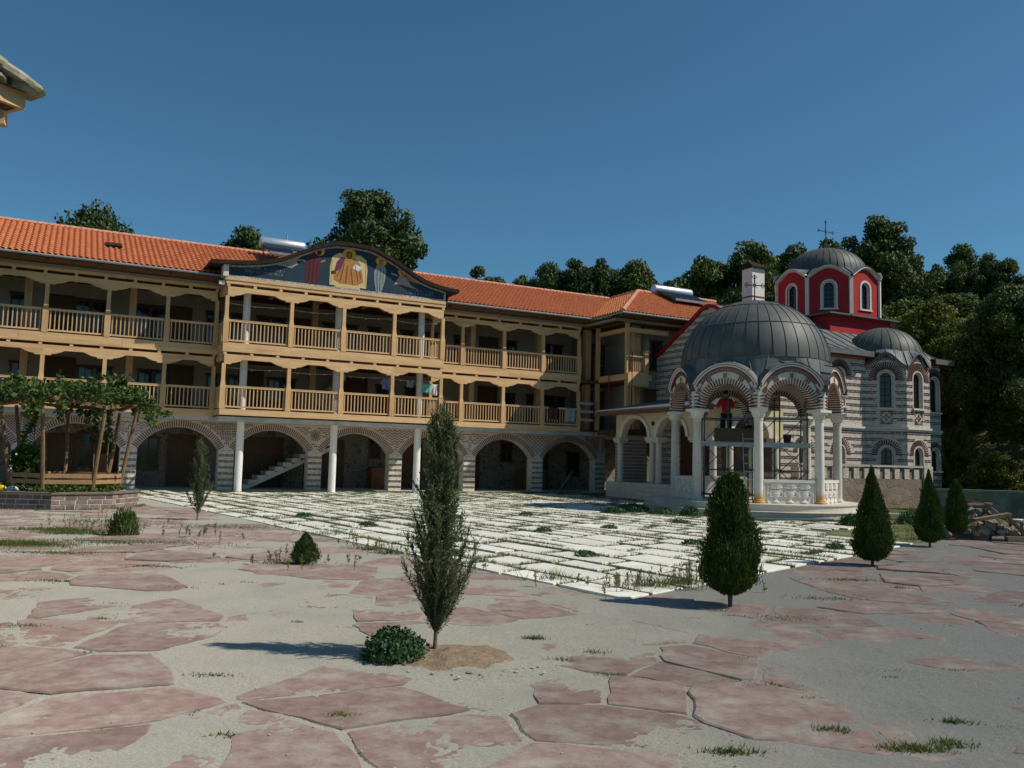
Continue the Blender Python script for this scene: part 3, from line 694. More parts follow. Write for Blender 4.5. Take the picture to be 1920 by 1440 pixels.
def gallery(posts, d, last=True, upper_rail=True):
    s0, s1 = posts[0], posts[-1]
    for z, pm in ((ZG1, PM1), (ZG2, PM2)):
        for p in posts: put('post', pm, mon, (p, -d, z))
        for p0, p1 in zip(posts[:-1], posts[1:]): railing(p0, p1, d, z)
    header(posts, d, 5.46, 5.07, 5.27); header(posts, d, 8.17, 7.78, 7.97)
    joists(s0+.02, s1-.02, d, 5.461, 5.565); joists(s0+.02, s1-.02, d, 8.171, 8.29)
    n = max(2, int((s1-s0)/3.2))
    for k in range(n):                                   # edge beams in lengths
        x0 = s0-.08+(s1-s0+.16)*k/n; x1 = s0-.08+(s1-s0+.16)*(k+1)/n-.006
        for (z0, z1, o_) in ((3.06, 3.295, .10), (5.566, 5.75, .10), (5.752, 5.928, .09), (8.291, 8.42, .09)):
            m_ = MB(); m_.box(x0, x1, -d-o_, -d+.09, z0, z1); m_.build('edge_beam', M['pine'], mon)
LP = [-7.5, -5.36, -3.22, -1.1, 1.05, 2.93]; BP = [3.08, 5.65, 7.85, 10.1, 12.38]; RP = [12.5, 14.06, 16.27, 18.44, 20.55]
gallery(BP, BD); gallery(LP, GD); gallery(RP, GD)
for s_ in (3.08, 12.38):                                  # return sides of the projecting bay
    for z in (ZG1, ZG2): side_rail(s_, GD, BD, z)
    for (z0, z1) in ((3.06, 3.295), (5.566, 5.928), (5.27, 5.46), (7.97, 8.17), (8.291, 8.42)):
        m_ = MB(); m_.box(s_-.08, s_+.08, -BD+.095, -GD-.005, z0, z1-.004); m_.build('side_beam', M['pine'], mon)
for s_ in (-3.87, -.16, 7.31, 15.11, 18.86):
    for z0, z1 in ((3.18, 5.55), (5.74, 8.41)):
        m_ = MB(); m_.box(-.13, .13, -.13, .13, z0, z1); m_.build('inner_post', M['pine_v'], mon, loc=(s_, .4, 0))
wc = MB(); wc.lathe([(.0,0),(.165,0),(.165,.05),(.155,.06),(.15,2.84)], 20); wc.lathe([(.15,3.0),(.15,5.56)], 20); wc.lathe([(.15,5.74),(.15,8.4)], 20)
WCM = wc.mesh('white_column', M['whitecol'], True)
for s_ in (4.0, 7.86, 11.68): put('white_column', WCM, mon, (s_, -1.5, 0))

# ---------------- pediment with painted panel
PC = [(2.90,9.10),(3.9,9.2),(4.96,9.45),(5.82,9.86),(6.69,10.27),(7.3,10.45),(7.83,10.5),(8.5,10.49),(9.02,10.42),(10.01,10.02),(10.7,9.64),(11.29,9.36),(11.9,9.19),(12.46,9.10)]
def smooth_curve(P, n=6):
    out = []
    for i in range(len(P)-1):
        p0, p1, p2, p3 = P[max(i-1,0)], P[i], P[i+1], P[min(i+2,len(P)-1)]
        for k in range(n):
            t = k/n; out.append(tuple(.5*(2*p1[j]+(p2[j]-p0[j])*t+(2*p0[j]-5*p1[j]+4*p2[j]-p3[j])*t*t+(-p0[j]+3*p1[j]-3*p2[j]+p3[j])*t**3) for j in (0, 1)))
    return out+[P[-1]]
PCS = smooth_curve(PC)
def strip_prism(b, top, bot, y0, y1, mi=0):
    n = len(top); V = [(x, y0, z) for x, z in top]+[(x, y0, z) for x, z in bot]+[(x, y1, z) for x, z in top]+[(x, y1, z) for x, z in bot]; F = []
    for k in range(n-1): F += [(k, k+1, n+k+1, n+k), (2*n+k, 3*n+k, 3*n+k+1, 2*n+k+1), (k, 2*n+k, 2*n+k+1, k+1), (n+k, n+k+1, 3*n+k+1, 3*n+k)]
    F += [(0, n, 3*n, 2*n), (n-1, 3*n-1, 4*n-1, 2*n-1)]; b.add(V, F, mi)
M['navy'] = mat('navy_paint', (.010,.026,.046), (.016,.040,.062), 2.5, .55, .05, 30)
M['border'] = mat('patterned_border', (.50,.48,.46), (.20,.16,.17), 26, .7, detail=0)
pd_ = MB(); strip_prism(pd_, [(x, z-.10) for x, z in PCS], [(x, 8.56) for x, z in PCS], -2.34, -2.0); pd_.build('pediment_panel', M['navy'], mon)
pb = MB(); strip_prism(pb, [(x, z-.09) for x, z in PCS], [(x, z-.16) for x, z in PCS], -2.37, -2.341)
pb.box(2.9, 12.46, -2.365, -2.341, 8.56, 8.64); pb.box(2.9, 2.99, -2.362, -2.341, 8.641, 9.0); pb.box(12.37, 12.46, -2.362, -2.341, 8.641, 9.0); pb.build('pediment_border', M['border'], mon)
pr = MB(); ext = [(2.35, 9.06)]+PCS+[(13.0, 9.06)]; strip_prism(pr, [(x, z+.07) for x, z in ext], [(x, z-.09) for x, z in ext], -2.62, 2.0); pr.build('pediment_roof', M['darkmetal'], mon)
pl = MB(); pl.box(2.95, 12.45, -2.42, -2.0, 8.424, 8.555); pl.build('pediment_sill', M['pine'], mon)
pk = MB(); pk.box(2.86, 3.06, -2.46, -1.9, 8.556, 9.02); pk.build('corner_block', M['trim'], mon)
# painted figures: thin flat shapes on the panel (paint), all at the panel face
def paint(c, c2=None, sc=9): return mat('paint', c, c2, sc, .6) if c2 else mat('paint', c, rough=.6)
GOLD = paint((.55,.27,.015), (.68,.37,.04)); ROBE = paint((.11,.012,.02), (.06,.012,.022)); OCH = paint((.34,.13,.03), (.46,.21,.06)); CRM = paint((.52,.40,.17), (.60,.50,.26)); SKIN = paint((.30,.14,.06)); GRY = paint((.14,.20,.22), (.28,.30,.28)); PNK = paint((.38,.18,.19), (.30,.30,.32)); PUR = paint((.13,.025,.07)); WHT = paint((.62,.62,.58)); HAIR = paint((.06,.025,.012)); TXT = paint((.10,.15,.18), (.16,.22,.25), 30)
def flat(fig, name, poly, m_, lift):
    b = MB(); b.prism(poly, -2.3425-lift*.0035, -2.3395-lift*.0035); return b.build(name, m_, fig)
def ell(cx, cz, rx, rz, n=18, t0=0): return [(cx+rx*math.cos(t0+2*math.pi*k/n), cz+rz*math.sin(t0+2*math.pi*k/n)) for k in range(n)]
def figure(name='painted_figure'):
    o = bpy.data.objects.new(name, None); link(o, mon); return o
f = figure(); flat(f, 'throne', [(7.15,8.72),(8.75,8.72),(8.78,9.5),(8.72,9.95),(8.45,10.12),(7.5,10.12),(7.22,9.92),(7.15,9.5)], CRM, 0)
flat(f, 'robe', [(7.32,8.95),(7.6,8.80),(8.3,8.80),(8.62,8.98),(8.55,9.35),(8.45,9.75),(8.22,9.98),(7.72,9.98),(7.45,9.75),(7.3,9.35)], OCH, 1); flat(f, 'cloak', [(7.36,9.3),(7.62,9.45),(7.8,9.95),(7.6,9.95),(7.42,9.72)], PUR, 2); flat(f, 'cushion', [(7.2,9.16),(7.42,9.22),(7.38,9.36),(7.2,9.3)], ROBE, 2); flat(f, 'footstool', [(7.35,8.65),(8.5,8.65),(8.4,8.80),(7.45,8.80)], CRM, 2)
flat(f, 'halo', ell(7.96,10.12,.29,.25), GOLD, 2); flat(f, 'hair', ell(7.95,10.08,.13,.16), HAIR, 3); flat(f, 'face', ell(7.95,10.08,.085,.12), SKIN, 4); flat(f, 'book', [(8.12,9.52),(8.42,9.42),(8.52,9.62),(8.2,9.74)], WHT, 3)
f = figure(); flat(f, 'robe', [(6.15,8.66),(6.62,8.66),(6.72,9.2),(6.74,9.7),(6.66,9.98),(6.3,9.92),(6.14,9.5),(6.1,9.0)], ROBE, 1); flat(f, 'halo', ell(6.68,10.08,.21,.19), GOLD, 2); flat(f, 'face', ell(6.66,10.04,.1,.13), ROBE, 3); flat(f, 'hand', [(6.74,9.58),(6.95,9.68),(6.92,9.76),(6.74,9.68)], SKIN, 2)
f = figure(); flat(f, 'robe', [(9.2,8.62),(9.42,8.62),(9.58,9.15),(9.62,9.6),(9.55,9.82),(9.2,9.82),(9.08,9.5),(9.1,9.1)], GRY, 1); flat(f, 'halo', ell(9.38,10.0,.25,.20), GOLD, 2); flat(f, 'face', ell(9.38,9.95,.10,.14), SKIN, 3)
f = figure(); flat(f, 'wing', [(4.9,9.55),(5.35,9.75),(5.6,9.72),(5.3,9.55)], OCH, 1); flat(f, 'robe', [(4.65,9.28),(5.1,9.36),(5.5,9.62),(5.78,9.62),(5.74,9.42),(5.56,9.20),(5.2,9.25)], GRY, 2); flat(f, 'sash', [(5.45,9.45),(5.7,9.66),(5.8,9.4),(5.6,9.25)], PNK, 3); flat(f, 'halo', ell(5.72,9.78,.17,.15), GOLD, 3); flat(f, 'face', ell(5.74,9.75,.07,.09), SKIN, 4); flat(f, 'arm', [(5.78,9.55),(6.1,9.56),(6.08,9.62),(5.78,9.63)], GRY, 4)
f = figure(); flat(f, 'wing', [(10.5,9.55),(10.95,9.4),(11.2,9.2),(10.7,9.3)], OCH, 1); flat(f, 'robe', [(10.0,9.05),(10.25,9.5),(10.55,9.45),(10.8,9.1),(11.15,8.95),(10.8,9.0),(10.5,9.05),(10.2,9.1)], PNK, 2); flat(f, 'halo', ell(10.36,9.65,.19,.16), GOLD, 3); flat(f, 'face', ell(10.36,9.62,.075,.1), SKIN, 4); flat(f, 'arm', [(9.85,9.5),(10.15,9.42),(10.15,9.5),(9.86,9.56)], PNK, 3)
def faint_text(x0, x1, z0, z1, seed):
    f = figure('painted_lettering'); r = random.Random(seed); b = MB()
    for row in range(2):
        z = z0+(z1-z0)*(row*.52); x = x0+r.uniform(0, .1)
        while x < x1-.1:
            h = (z1-z0)*.38; w = r.uniform(.05, .09); b.box(x, x+.018, -2.3445, -2.3395, z, z+h)
            if r.random() < .7: b.box(x+w-.018, x+w, -2.3445, -2.3395, z, z+h)
            b.box(x+.0185, x+w-.0185, -2.3445, -2.3395, z+h*r.choice((.0,.42,.85)), z+h*r.choice((.0,.42,.85))+h*.14 if False else z+h)if r.random() < .25 else None
            x += w+r.uniform(.03, .06)
    b.build('lettering', TXT, f)
def folds(fig, P, m_, lift):
    for (x0, z0, x1, z1, w) in P: flat(fig, 'fold', [(x0-w, z0), (x0+w, z0), (x1+w, z1), (x1-w, z1)], m_, lift)
DKO = paint((.17,.055,.015)); DKR = paint((.03,.006,.012)); LTG = paint((.36,.38,.34)); DKG = paint((.05,.085,.10))
kids_ = [o for o in mon.children if o.name.startswith('painted_figure')]
folds(kids_[0], [(7.6,8.9,7.75,9.7,.018),(7.85,8.86,7.9,9.6,.02),(8.15,8.86,8.05,9.5,.018),(8.38,9.0,8.2,9.75,.016),(7.45,9.1,7.62,9.5,.014),(8.5,9.1,8.42,9.5,.014)], DKO, 3)
folds(kids_[0], [(7.22,8.8,7.22,9.8,.012),(8.7,8.8,8.7,9.8,.012),(7.3,9.9,8.6,9.92,.02)], OCH, 1)
folds(kids_[1], [(6.25,8.72,6.3,9.7,.02),(6.42,8.72,6.45,9.8,.02),(6.58,8.75,6.6,9.6,.016)], DKR, 2)
folds(kids_[2], [(9.25,8.68,9.2,9.6,.016),(9.36,8.68,9.36,9.7,.018),(9.48,9.0,9.5,9.6,.014)], DKG, 2); folds(kids_[2], [(9.3,8.7,9.28,9.5,.010),(9.44,8.8,9.44,9.6,.010)], LTG, 3)
faint_text(3.7, 5.3, 8.82, 9.12, 4); faint_text(10.7, 11.9, 8.72, 8.98, 9)

# ---------------- roofs
def tile_sheet(P0, ax, ay, Wd, Ld, keep=None, pitch=.21, row=.34, name='roof_tiles'):
    """P0 eave corner, ax along the eave, ay up the slope; barrel tiles in overlapping courses"""
    ax, ay = Vector(ax).normalized(), Vector(ay).normalized(); nz = ax.cross(ay).normalized()
    if nz.z < 0: nz = -nz
    seg_ = 6; nu = int(Wd/pitch)*seg_; nr = int(math.ceil(Ld/row)); u = np.arange(nu+1)*pitch/seg_
    ph = (u/pitch) % 1.0; prof = .050*np.sqrt(np.clip(1-((ph-.5)/.36)**2, 0, 1))-.012*np.cos(2*np.pi*ph)
    rows = []
    for r_ in range(nr):
        t0 = r_*row; t1 = min((r_+1)*row, Ld); rows.append((t0, .030)); rows.append((t1-.0005, .002))
    rg = np.random.default_rng(5); jit = rg.normal(0, .006, (nr, nu//seg_+2))
    V = np.zeros((len(rows), nu+1, 3)); A = np.array(ax); B = np.array(ay); Nn = np.array(nz); P = np.array(P0)
    for j, (t, l) in enumerate(rows):
        jt = jit[j//2][(np.arange(nu+1)//seg_)]
        V[j] = P+A*u[:, None]+B*(t+jt*(j % 2 == 0))[:, None]+Nn*(prof+l+jt*.4)[:, None]
    ii = np.arange(len(rows)*(nu+1)).reshape(len(rows), nu+1)
    F = np.stack([ii[:-1,:-1], ii[:-1,1:], ii[1:,1:], ii[1:,:-1]], -1).reshape(-1, 4)
    if keep is not None:
        C = V.reshape(-1, 3)[F].mean(1); F = F[keep(C)]
    return np_mesh(name, V.reshape(-1, 3), F, M['tile'])
SL = math.hypot(4.8, 2.2)
roof = MB(); roof.add([(WS0,-1.72,8.66),(20.7,-1.72,8.66),(25,2.9,10.80),(25,3.0,10.85),(WS0,3.0,10.85)], [(0,1,2,3,4)])
roof.add([(WS0,3.0,10.85),(25,3.0,10.85),(25,8,8.6),(WS0,8,8.6)], [(0,1,2,3)])
roof.add([(20.7,-1.72,8.66),(20.7,-4.3,8.66),(24.95,.3,10.8),(25,2.9,10.80)], [(0,1,2,3)]); roof.add([(20.7,-4.3,8.66),(30.5,-4.3,8.66),(30.5,.3,10.8),(24.95,.3,10.8)], [(0,1,2,3)]); roof.add([(24.95,.3,10.8),(30.5,.3,10.8),(30.5,6,8.6),(25,2.9,10.8)], [(0,1,2,3)])
ro = roof.build('roof', M['soffit'], mon)
def k_main(C):
    vl = (C[:, 0]-20.7)*.5-((C[:, 1]+1.8)*.458)     # left of the valley only
    return vl < 0.02
tag(put('roof_tiles', tile_sheet((WS0,-1.8,8.70), (1,0,0), (0,4.8,2.2), 34.2, SL, k_main), ro), kind='stuff')
Lh = math.hypot(4.25, 2.13)
def k_left(C):
    t = (C[:, 0]-20.7)/4.25; y_front = -4.36+4.66*t; y_val = -1.8+4.7*t
    return (C[:, 1] > y_front-.02) & (C[:, 1] < y_val+.05) & (t < 1)
tag(put('roof_tiles', tile_sheet((20.65,3.0,8.70), (0,-1,0), (4.25,0,2.13), 7.4, Lh, k_left), ro), kind='stuff')
def k_front(C):
    t = (C[:, 1]+4.36)/4.66; return C[:, 0] > 20.7+4.25*t-.02
tag(put('roof_tiles', tile_sheet((20.7,-4.36,8.70), (1,0,0), (0,4.66,2.13), 9.8, math.hypot(4.66,2.13), k_front), ro), kind='stuff')
rg_ = MB()
def ridge_line(p0, p1, r_=.11, step=.4):
    p0, p1 = Vector(p0), Vector(p1); n = max(1, int((p1-p0).length/step))
    for k in range(n):
        a = p0.lerp(p1, k/n); b = p0.lerp(p1, (k+1.12)/n); rg_.tube([a, b], [r_*1.1, r_*.92], 8)
ridge_line((WS0,3.0,10.90), (25,3.0,10.90)); ridge_line((20.7,-4.36,8.76), (24.95,.3,10.92)); ridge_line((24.95,.3,10.92), (30.4,.3,10.92)); ridge_line((24.95,.3,10.92),(25,3.0,10.92))
tag(rg_.build('ridge_tiles', M['ridge'], ro, True), kind='stuff')
vly = MB(); vly.beam((20.7,-1.8,8.735), (25,2.9,10.93), .34, .03); vly.build('valley_gutter', M['darkmetal'], ro)
gt = MB(); gt.tube([(WS0,-1.86,8.66), (20.65,-1.86,8.66), (20.65,-4.42,8.66), (30.4,-4.42,8.66)], .05, 8); gt.build('gutter', M['zinc'], ro)
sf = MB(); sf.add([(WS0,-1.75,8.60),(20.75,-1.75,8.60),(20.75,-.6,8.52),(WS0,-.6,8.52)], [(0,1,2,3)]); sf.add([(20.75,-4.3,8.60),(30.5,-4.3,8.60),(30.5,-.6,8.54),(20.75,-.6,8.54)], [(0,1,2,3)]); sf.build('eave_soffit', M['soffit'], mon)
for q_ in ((WS0, 2.9, -1.0, -.86, 8.40, 8.515), (12.5, 20.8, -1.0, -.86, 8.40, 8.515), (20.82, 20.96, -3.6, -.86, 8.40, 8.515), (20.97, 26, -3.6, -3.46, 8.40, 8.53)):
    ob = MB(); ob.box(*q_); ob.build('eave_beam', M['oldbeam'], mon)
for k in range(40):
    x = WS0+.6+k*.86
    if x > 20.3: break
    if 2.2 < x < 13: continue
    m_ = MB(); m_.beam((x,-1.7,8.57), (x,-.4,8.60), .09, .10); m_.build('rafter', M['soffit'], mon)
sk = MB(); sk.frame((-1.0, .55, 9.86), (1,0,0), Vector((0,4.8,2.2)).normalized(), Vector((0,-2.2,4.8)).normalized(), .62, .5, .12); sk.build('skylight', M['darkmetal'], ro)

# ---------------- corner block at the right
ZB1, ZB2 = ZG1, ZG2
bk = MB(); bk.box(21.75, 23.2, -3.3, 2.2, 5.56, 5.74); bk.box(21.75, 23.2, -3.3, 2.2, 2.95, 3.18); bk.box(21.75, 26, -3.3, 2.2, 8.42, 8.50); bk.build('corner_floor', M['soffit'], mon)
for q_ in ((21.70, 21.749, -3.30, -.9, 5.60, 5.9), (21.70, 23.2, -3.36, -3.301, 5.60, 5.9), (21.70, 21.85, -3.19, -.9, 7.97, 8.17), (21.70, 24.2, -3.36, -3.2, 7.95, 8.17)):
    cb_ = MB(); cb_.box(*q_); cb_.build('corner_beam', M['pine'], mon)
for (x, y_, w) in ((21.78, -3.25, .085), (22.75, -2.6, .17), (21.6, .1, .16), (21.75,-.72,.09)):
    for z0, z1 in ((3.18, 5.56), (5.74, 8.42)):
        m_ = MB(); m_.box(x-w, x+w, y_-w, y_+w, z0, z1-.003); m_.build('corner_post', M['pine_v'], mon)
m_ = MB(); m_.box(21.9, 22.72, -3.34, -3.26, ZG2+.8, ZG2+.88); o = m_.build('railing', M['pine'], mon); m_ = MB(); m_.box(21.9, 22.72, -3.34, -3.26, ZG2+.0, ZG2+.08); m_.build('bottom_rail', M['pine'], o)
fill_bal(o, 6, lambda k: (22.0+k*.125, -3.3, ZG2+.09))
m_ = MB(); m_.box(22.74, 22.94, -3.42, -3.22, 5.4, 7.02); m_.prism([(22.70,7.021),(22.98,7.021),(22.84,7.14)], -3.46, -3.18); m_.build('newel_post', M['pine_v'], mon)
m_ = MB(); m_.box(21.72, 22.95, -3.44, -3.36, 5.28, 5.95); m_.build('balcony_apron', M['pine'], mon)
pl_ = MB(); pl_.box(21.75, 23.3, -2.9, -2.4, .03, 2.9); q = pl_.build('corner_pier', M['arcade'], mon)
kb = MB()
for k in range(16):
    z = .12+k*.165
    for j in range(2): kb.box(21.74, 23.31, -2.915, -2.385, z+j*.055, z+j*.055+.03)
tag(kb.build('brick_courses', M['brick'], q), kind='stuff')
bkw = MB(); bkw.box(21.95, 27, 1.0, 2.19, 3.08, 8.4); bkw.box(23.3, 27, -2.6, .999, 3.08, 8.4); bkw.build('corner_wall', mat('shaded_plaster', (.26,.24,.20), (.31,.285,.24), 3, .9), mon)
opening('d', 22.75, 5.75, .9, 2.05, 1.0); opening('w', 24.0, 6.3, .6, 1.4, -2.6); opening('d', 22.75, 3.2, .9, 2.05, 1.0); opening('d', 23.8, 3.2, .8, 2.0, -2.6)
for k in range(3):
    m_ = MB(); m_.box(20.6, 21.7, -.85, -.80, 3.6+k*.42, 3.74+k*.42); m_.build('safety_board', mat('grey_board', (.30,.30,.27), (.38,.37,.33), 4, .9), mon)
# red-brown tubular props at the corner
for x, y_ in ((21.4,-.95),(21.95,-3.42),(21.45,-2.2)):
    m_ = MB(); m_.tube([(x, y_, 2.9), (x, y_, 7.0)], .03, 8); m_.build('prop', mat('rust_red', (.12,.03,.02), rough=.7), mon)
# ================================================================ fountain pavilion
PA0 = R(-103.4); PR = 2.70
pav = thing('domed_pavilion', 'round white column pavilion with striped brick arches and grey lead dome', 'pavilion', (PAV[0], PAV[1], 0), PA0+R(22.5)+R(90))
# local frame: face 0 (columns 0-1) looks along -y; column k at angle -112.5+45k
def colang(k): return R(-112.5+45*k)
stp = MB(); stp.lathe([(0,.0),(3.76,.0),(3.76,.18),(3.80,.19),(3.80,.216),(3.3,.216)], 96); stp.build('lower_step', M['marble'], pav)
stp = MB(); stp.lathe([(3.40,.2161),(3.40,.385),(3.44,.395),(3.44,.42),(0,.42)], 96); stp.build('upper_step', M['marble'], pav)
def stained():
    m = mat('stained_marble', (.62,.58,.50), (.70,.67,.60), 2.2, .6, .08, 30); N = m.node_tree.nodes; L = m.node_tree.links; p = N['Principled BSDF']
    tc = N.new('ShaderNodeTexCoord'); sx = N.new('ShaderNodeSeparateXYZ'); L.new(tc.outputs['Object'], sx.inputs[0]); nz = N.new('ShaderNodeTexNoise'); nz.inputs['Scale'].default_value = 7; L.new(tc.outputs['Object'], nz.inputs['Vector'])
    ad = N.new('ShaderNodeMath'); ad.operation = 'MULTIPLY_ADD'; ad.inputs[1].default_value = .35; L.new(nz.outputs[0], ad.inputs[0]); L.new(sx.outputs[2], ad.inputs[2])
    mr = N.new('ShaderNodeMapRange'); mr.inputs[1].default_value = .62; mr.inputs[2].default_value = .30; L.new(ad.outputs[0], mr.inputs[0])
    lo = p.inputs['Base Color'].links[0].from_socket; mx = N.new('ShaderNodeMix'); mx.data_type = 'RGBA'; L.new(mr.outputs[0], mx.inputs['Factor']); L.new(lo, mx.inputs['A']); mx.inputs['B'].default_value = (.50,.27,.06,1); L.new(mx.outputs['Result'], p.inputs['Base Color']); return m
M['stained'] = stained()
cl = MB(); cl.lathe([(0,0),(.20,0),(.20,.05),(.185,.075),(.165,.085),(.165,.11),(.145,.13),(.150,1.0),(.140,2.0),(.132,2.60),(.15,2.62),(.15,2.65),(.132,2.67)], 24)
cp_ = MB(); cp_.lathe([(.132,2.66),(.15,2.72),(.19,2.78),(.22,2.86),(.255,2.90)], 24)
for k in range(12):
    t = 2*math.pi*k/12; cp_.frame((.185*math.cos(t), .185*math.sin(t), 2.775), (-math.sin(t), math.cos(t), 0), (math.cos(t)*.35, math.sin(t)*.35, .93), (math.cos(t)*.93, math.sin(t)*.93, -.35), .06, .16, .03)
cp_.box(-.27, .27, -.27, .27, 2.901, 2.985)
CM1 = cl.mesh('column_shaft', M['marble'], True); CM2 = cl.mesh('column_shaft', M['stained'], True); CPM = cp_.mesh('capital', M['carved'])
for k in range(8):
    a = colang(k); o = put('column', CM2 if k in (0, 1) else CM1, pav, (PR*math.cos(a), PR*math.sin(a), .42), a); put('capital', CPM, o)
CH = PR*math.sin(R(22.5)); PLD = PR*math.cos(R(22.5)); AZ = 3.405; AR = .79; OZ = 3.66; OR_ = 1.2; PT = .19
def top_z(t): return OZ+math.sqrt(max(OR_*OR_-t*t, 0))
fw = MB(); n = 40; hw_o = CH+PT*math.tan(R(22.5)); hw_i = CH-PT*math.tan(R(22.5))
us = [math.sin(math.pi/2*(-1+2*k/n)) for k in range(n+1)]
def low(t): return AZ+math.sqrt(AR*AR-t*t) if abs(t) < AR else AZ
def P_(t, o_, z): return (t, -(PLD+o_), z)
us = sorted(set([u*AR for u in us]+[-CH, -CH*.93, CH*.93, CH]))
def edge(t, hw): return t if abs(t) <= AR else math.copysign(AR+(abs(t)-AR)/(CH-AR)*(hw-AR), t)
for k in range(len(us)-1):
    a, b = us[k], us[k+1]
    for o_, hw in ((PT, hw_o), (-PT, hw_i)):
        ta, tb = edge(a, hw), edge(b, hw); fw.add([P_(ta,o_,low(a)), P_(tb,o_,low(b)), P_(tb,o_,top_z(min(abs(tb),1.18))), P_(ta,o_,top_z(min(abs(ta),1.18)))], [(0,1,2,3)])
    fw.add([P_(edge(a,hw_o),PT,low(a)), P_(edge(b,hw_o),PT,low(b)), P_(edge(b,hw_i),-PT,low(b)), P_(edge(a,hw_i),-PT,low(a))], [(0,1,2,3)])
FWM = fw.mesh('arch_wall', mat('arch_stone', (.50,.465,.41), (.60,.565,.51), 5, .85, .3, 30, c3=(.50,.44,.31), s3=3))
bk_ = MB()
nn = 31
for k in range(nn):
    t = R(-96)+R(192)*(k+.5)/nn; d = Vector((math.sin(t), 0, math.cos(t))); tg = Vector((math.cos(t), 0, -math.sin(t))); rc = AR+.088
    z = AZ+rc*math.cos(t)
    if z < AZ+.01: continue
    bk_.frame((rc*math.sin(t), -PLD, z), d, tg, (0,1,0), .195, .044, 2*PT+.024)
for ang, cnt in ((-58,3),(-30,3),(0,2),(30,3),(58,3)):
    for j in range(cnt):
        t = R(ang)+(j-(cnt-1)/2)*.062; d = Vector((math.sin(t), 0, math.cos(t))); tg = Vector((math.cos(t), 0, -math.sin(t))); rc = AR+.275; bk_.frame((rc*math.sin(t), -PLD-PT, AZ+rc*math.cos(t)), d, tg, (0,1,0), .14, .036, .024)
for j in range(4):                                      # pier bands beside the springing
    for sg in (-1, 1): bk_.box(min(sg*.86, sg*1.06), max(sg*.86, sg*1.06), -PLD-PT-.012, -PLD-PT+.01, AZ+.05+j*.11, AZ+.09+j*.11)
for j in range(26):
    t = R(-56)+R(112)*(j+.5)/26; d = Vector((math.sin(t), 0, math.cos(t))); tg = Vector((math.cos(t), 0, -math.sin(t)))
    for rr, tw in ((.985, .35), (1.03, -.35)): bk_.frame((rr*math.sin(t), -PLD-PT, OZ+rr*math.cos(t)), (tg+d*tw).normalized(), (d-tg*tw).normalized(), (0,1,0), .07, .022, .03)
BKM = bk_.mesh('arch_bricks', M['churchbrick'])
def arc_band(b, r0, r1, o0, o1, lim, mi=0, nseg=28):
    V = []; 
    for k in range(nseg+1):
        t = -lim+2*lim*k/nseg
        for r_ in (r0, r1):
            for o_ in (o0, o1):
                x = r_*math.sin(t); x = max(-hw_o-.02, min(hw_o+.02, x)); V.append(P_(x, o_, OZ+r_*math.cos(t)))
    F = []
    for k in range(nseg):
        i = k*4; j = i+4; F += [(i,j,j+1,i+1),(i+2,i+3,j+3,j+2),(i+1,j+1,j+3,i+3),(i,i+2,j+2,j)]
    b.add(V, F, mi)
cn = MB(); arc_band(cn, 1.10, 1.145, 0, PT+.06, R(66)); arc_band(cn, 1.165, 1.215, 0, PT+.085, R(63)); CNM = cn.mesh('cornice', M['trim'])
rl = MB(); arc_band(rl, 1.06, 1.085, PT-.05, PT+.035, R(64)); arc_band(rl, .935, .955, PT-.05, PT+.018, R(72)); arc_band(rl, 1.146, 1.164, PT-.05, PT+.07, R(63)); RLM = rl.mesh('red_line', M['maroon'])
sk_ = MB(); ns = 24; DR = 2.50; DZ = 5.12
for k in range(ns+1):
    t = -hw_o-.1+2*(hw_o+.1)*k/ns; tt = max(-1.19, min(1.19, t)); zt = OZ+1.225*math.cos(math.asin(max(-1,min(1,tt/1.225))))+.0
    an = -math.pi/2+R(45)*(k/ns-.5); sk_.v.append(P_(t, PT+.13, zt)); sk_.v.append(P_(t*.97, -.02, zt+.07)); sk_.v.append((DR*math.cos(an), DR*math.sin(an), DZ))
for k in range(ns):
    i = k*3; sk_.f += [(i,i+3,i+4,i+1),(i+1,i+4,i+5,i+2)]; sk_.m += [0,0]
for k in (4, 9, 15, 20):                                 # standing seams
    a = Vector(sk_.v[k*3]); b = Vector(sk_.v[k*3+1]); c = Vector(sk_.v[k*3+2]); sk_.beam(a+Vector((0,0,.015)), b+Vector((0,0,.015)), .02, .03); sk_.beam(b+Vector((0,0,.015)), c+Vector((0,0,.015)), .02, .03)
SKM = sk_.mesh('arch_roof', M['slate'])
for k in range(8):
    o = put('arch', FWM, pav, rz=R(45*k)); tag(put('arch_bricks', BKM, o), kind='stuff'); put('cornice', CNM, o); put('red_line', RLM, o); put('arch_roof', SKM, o)
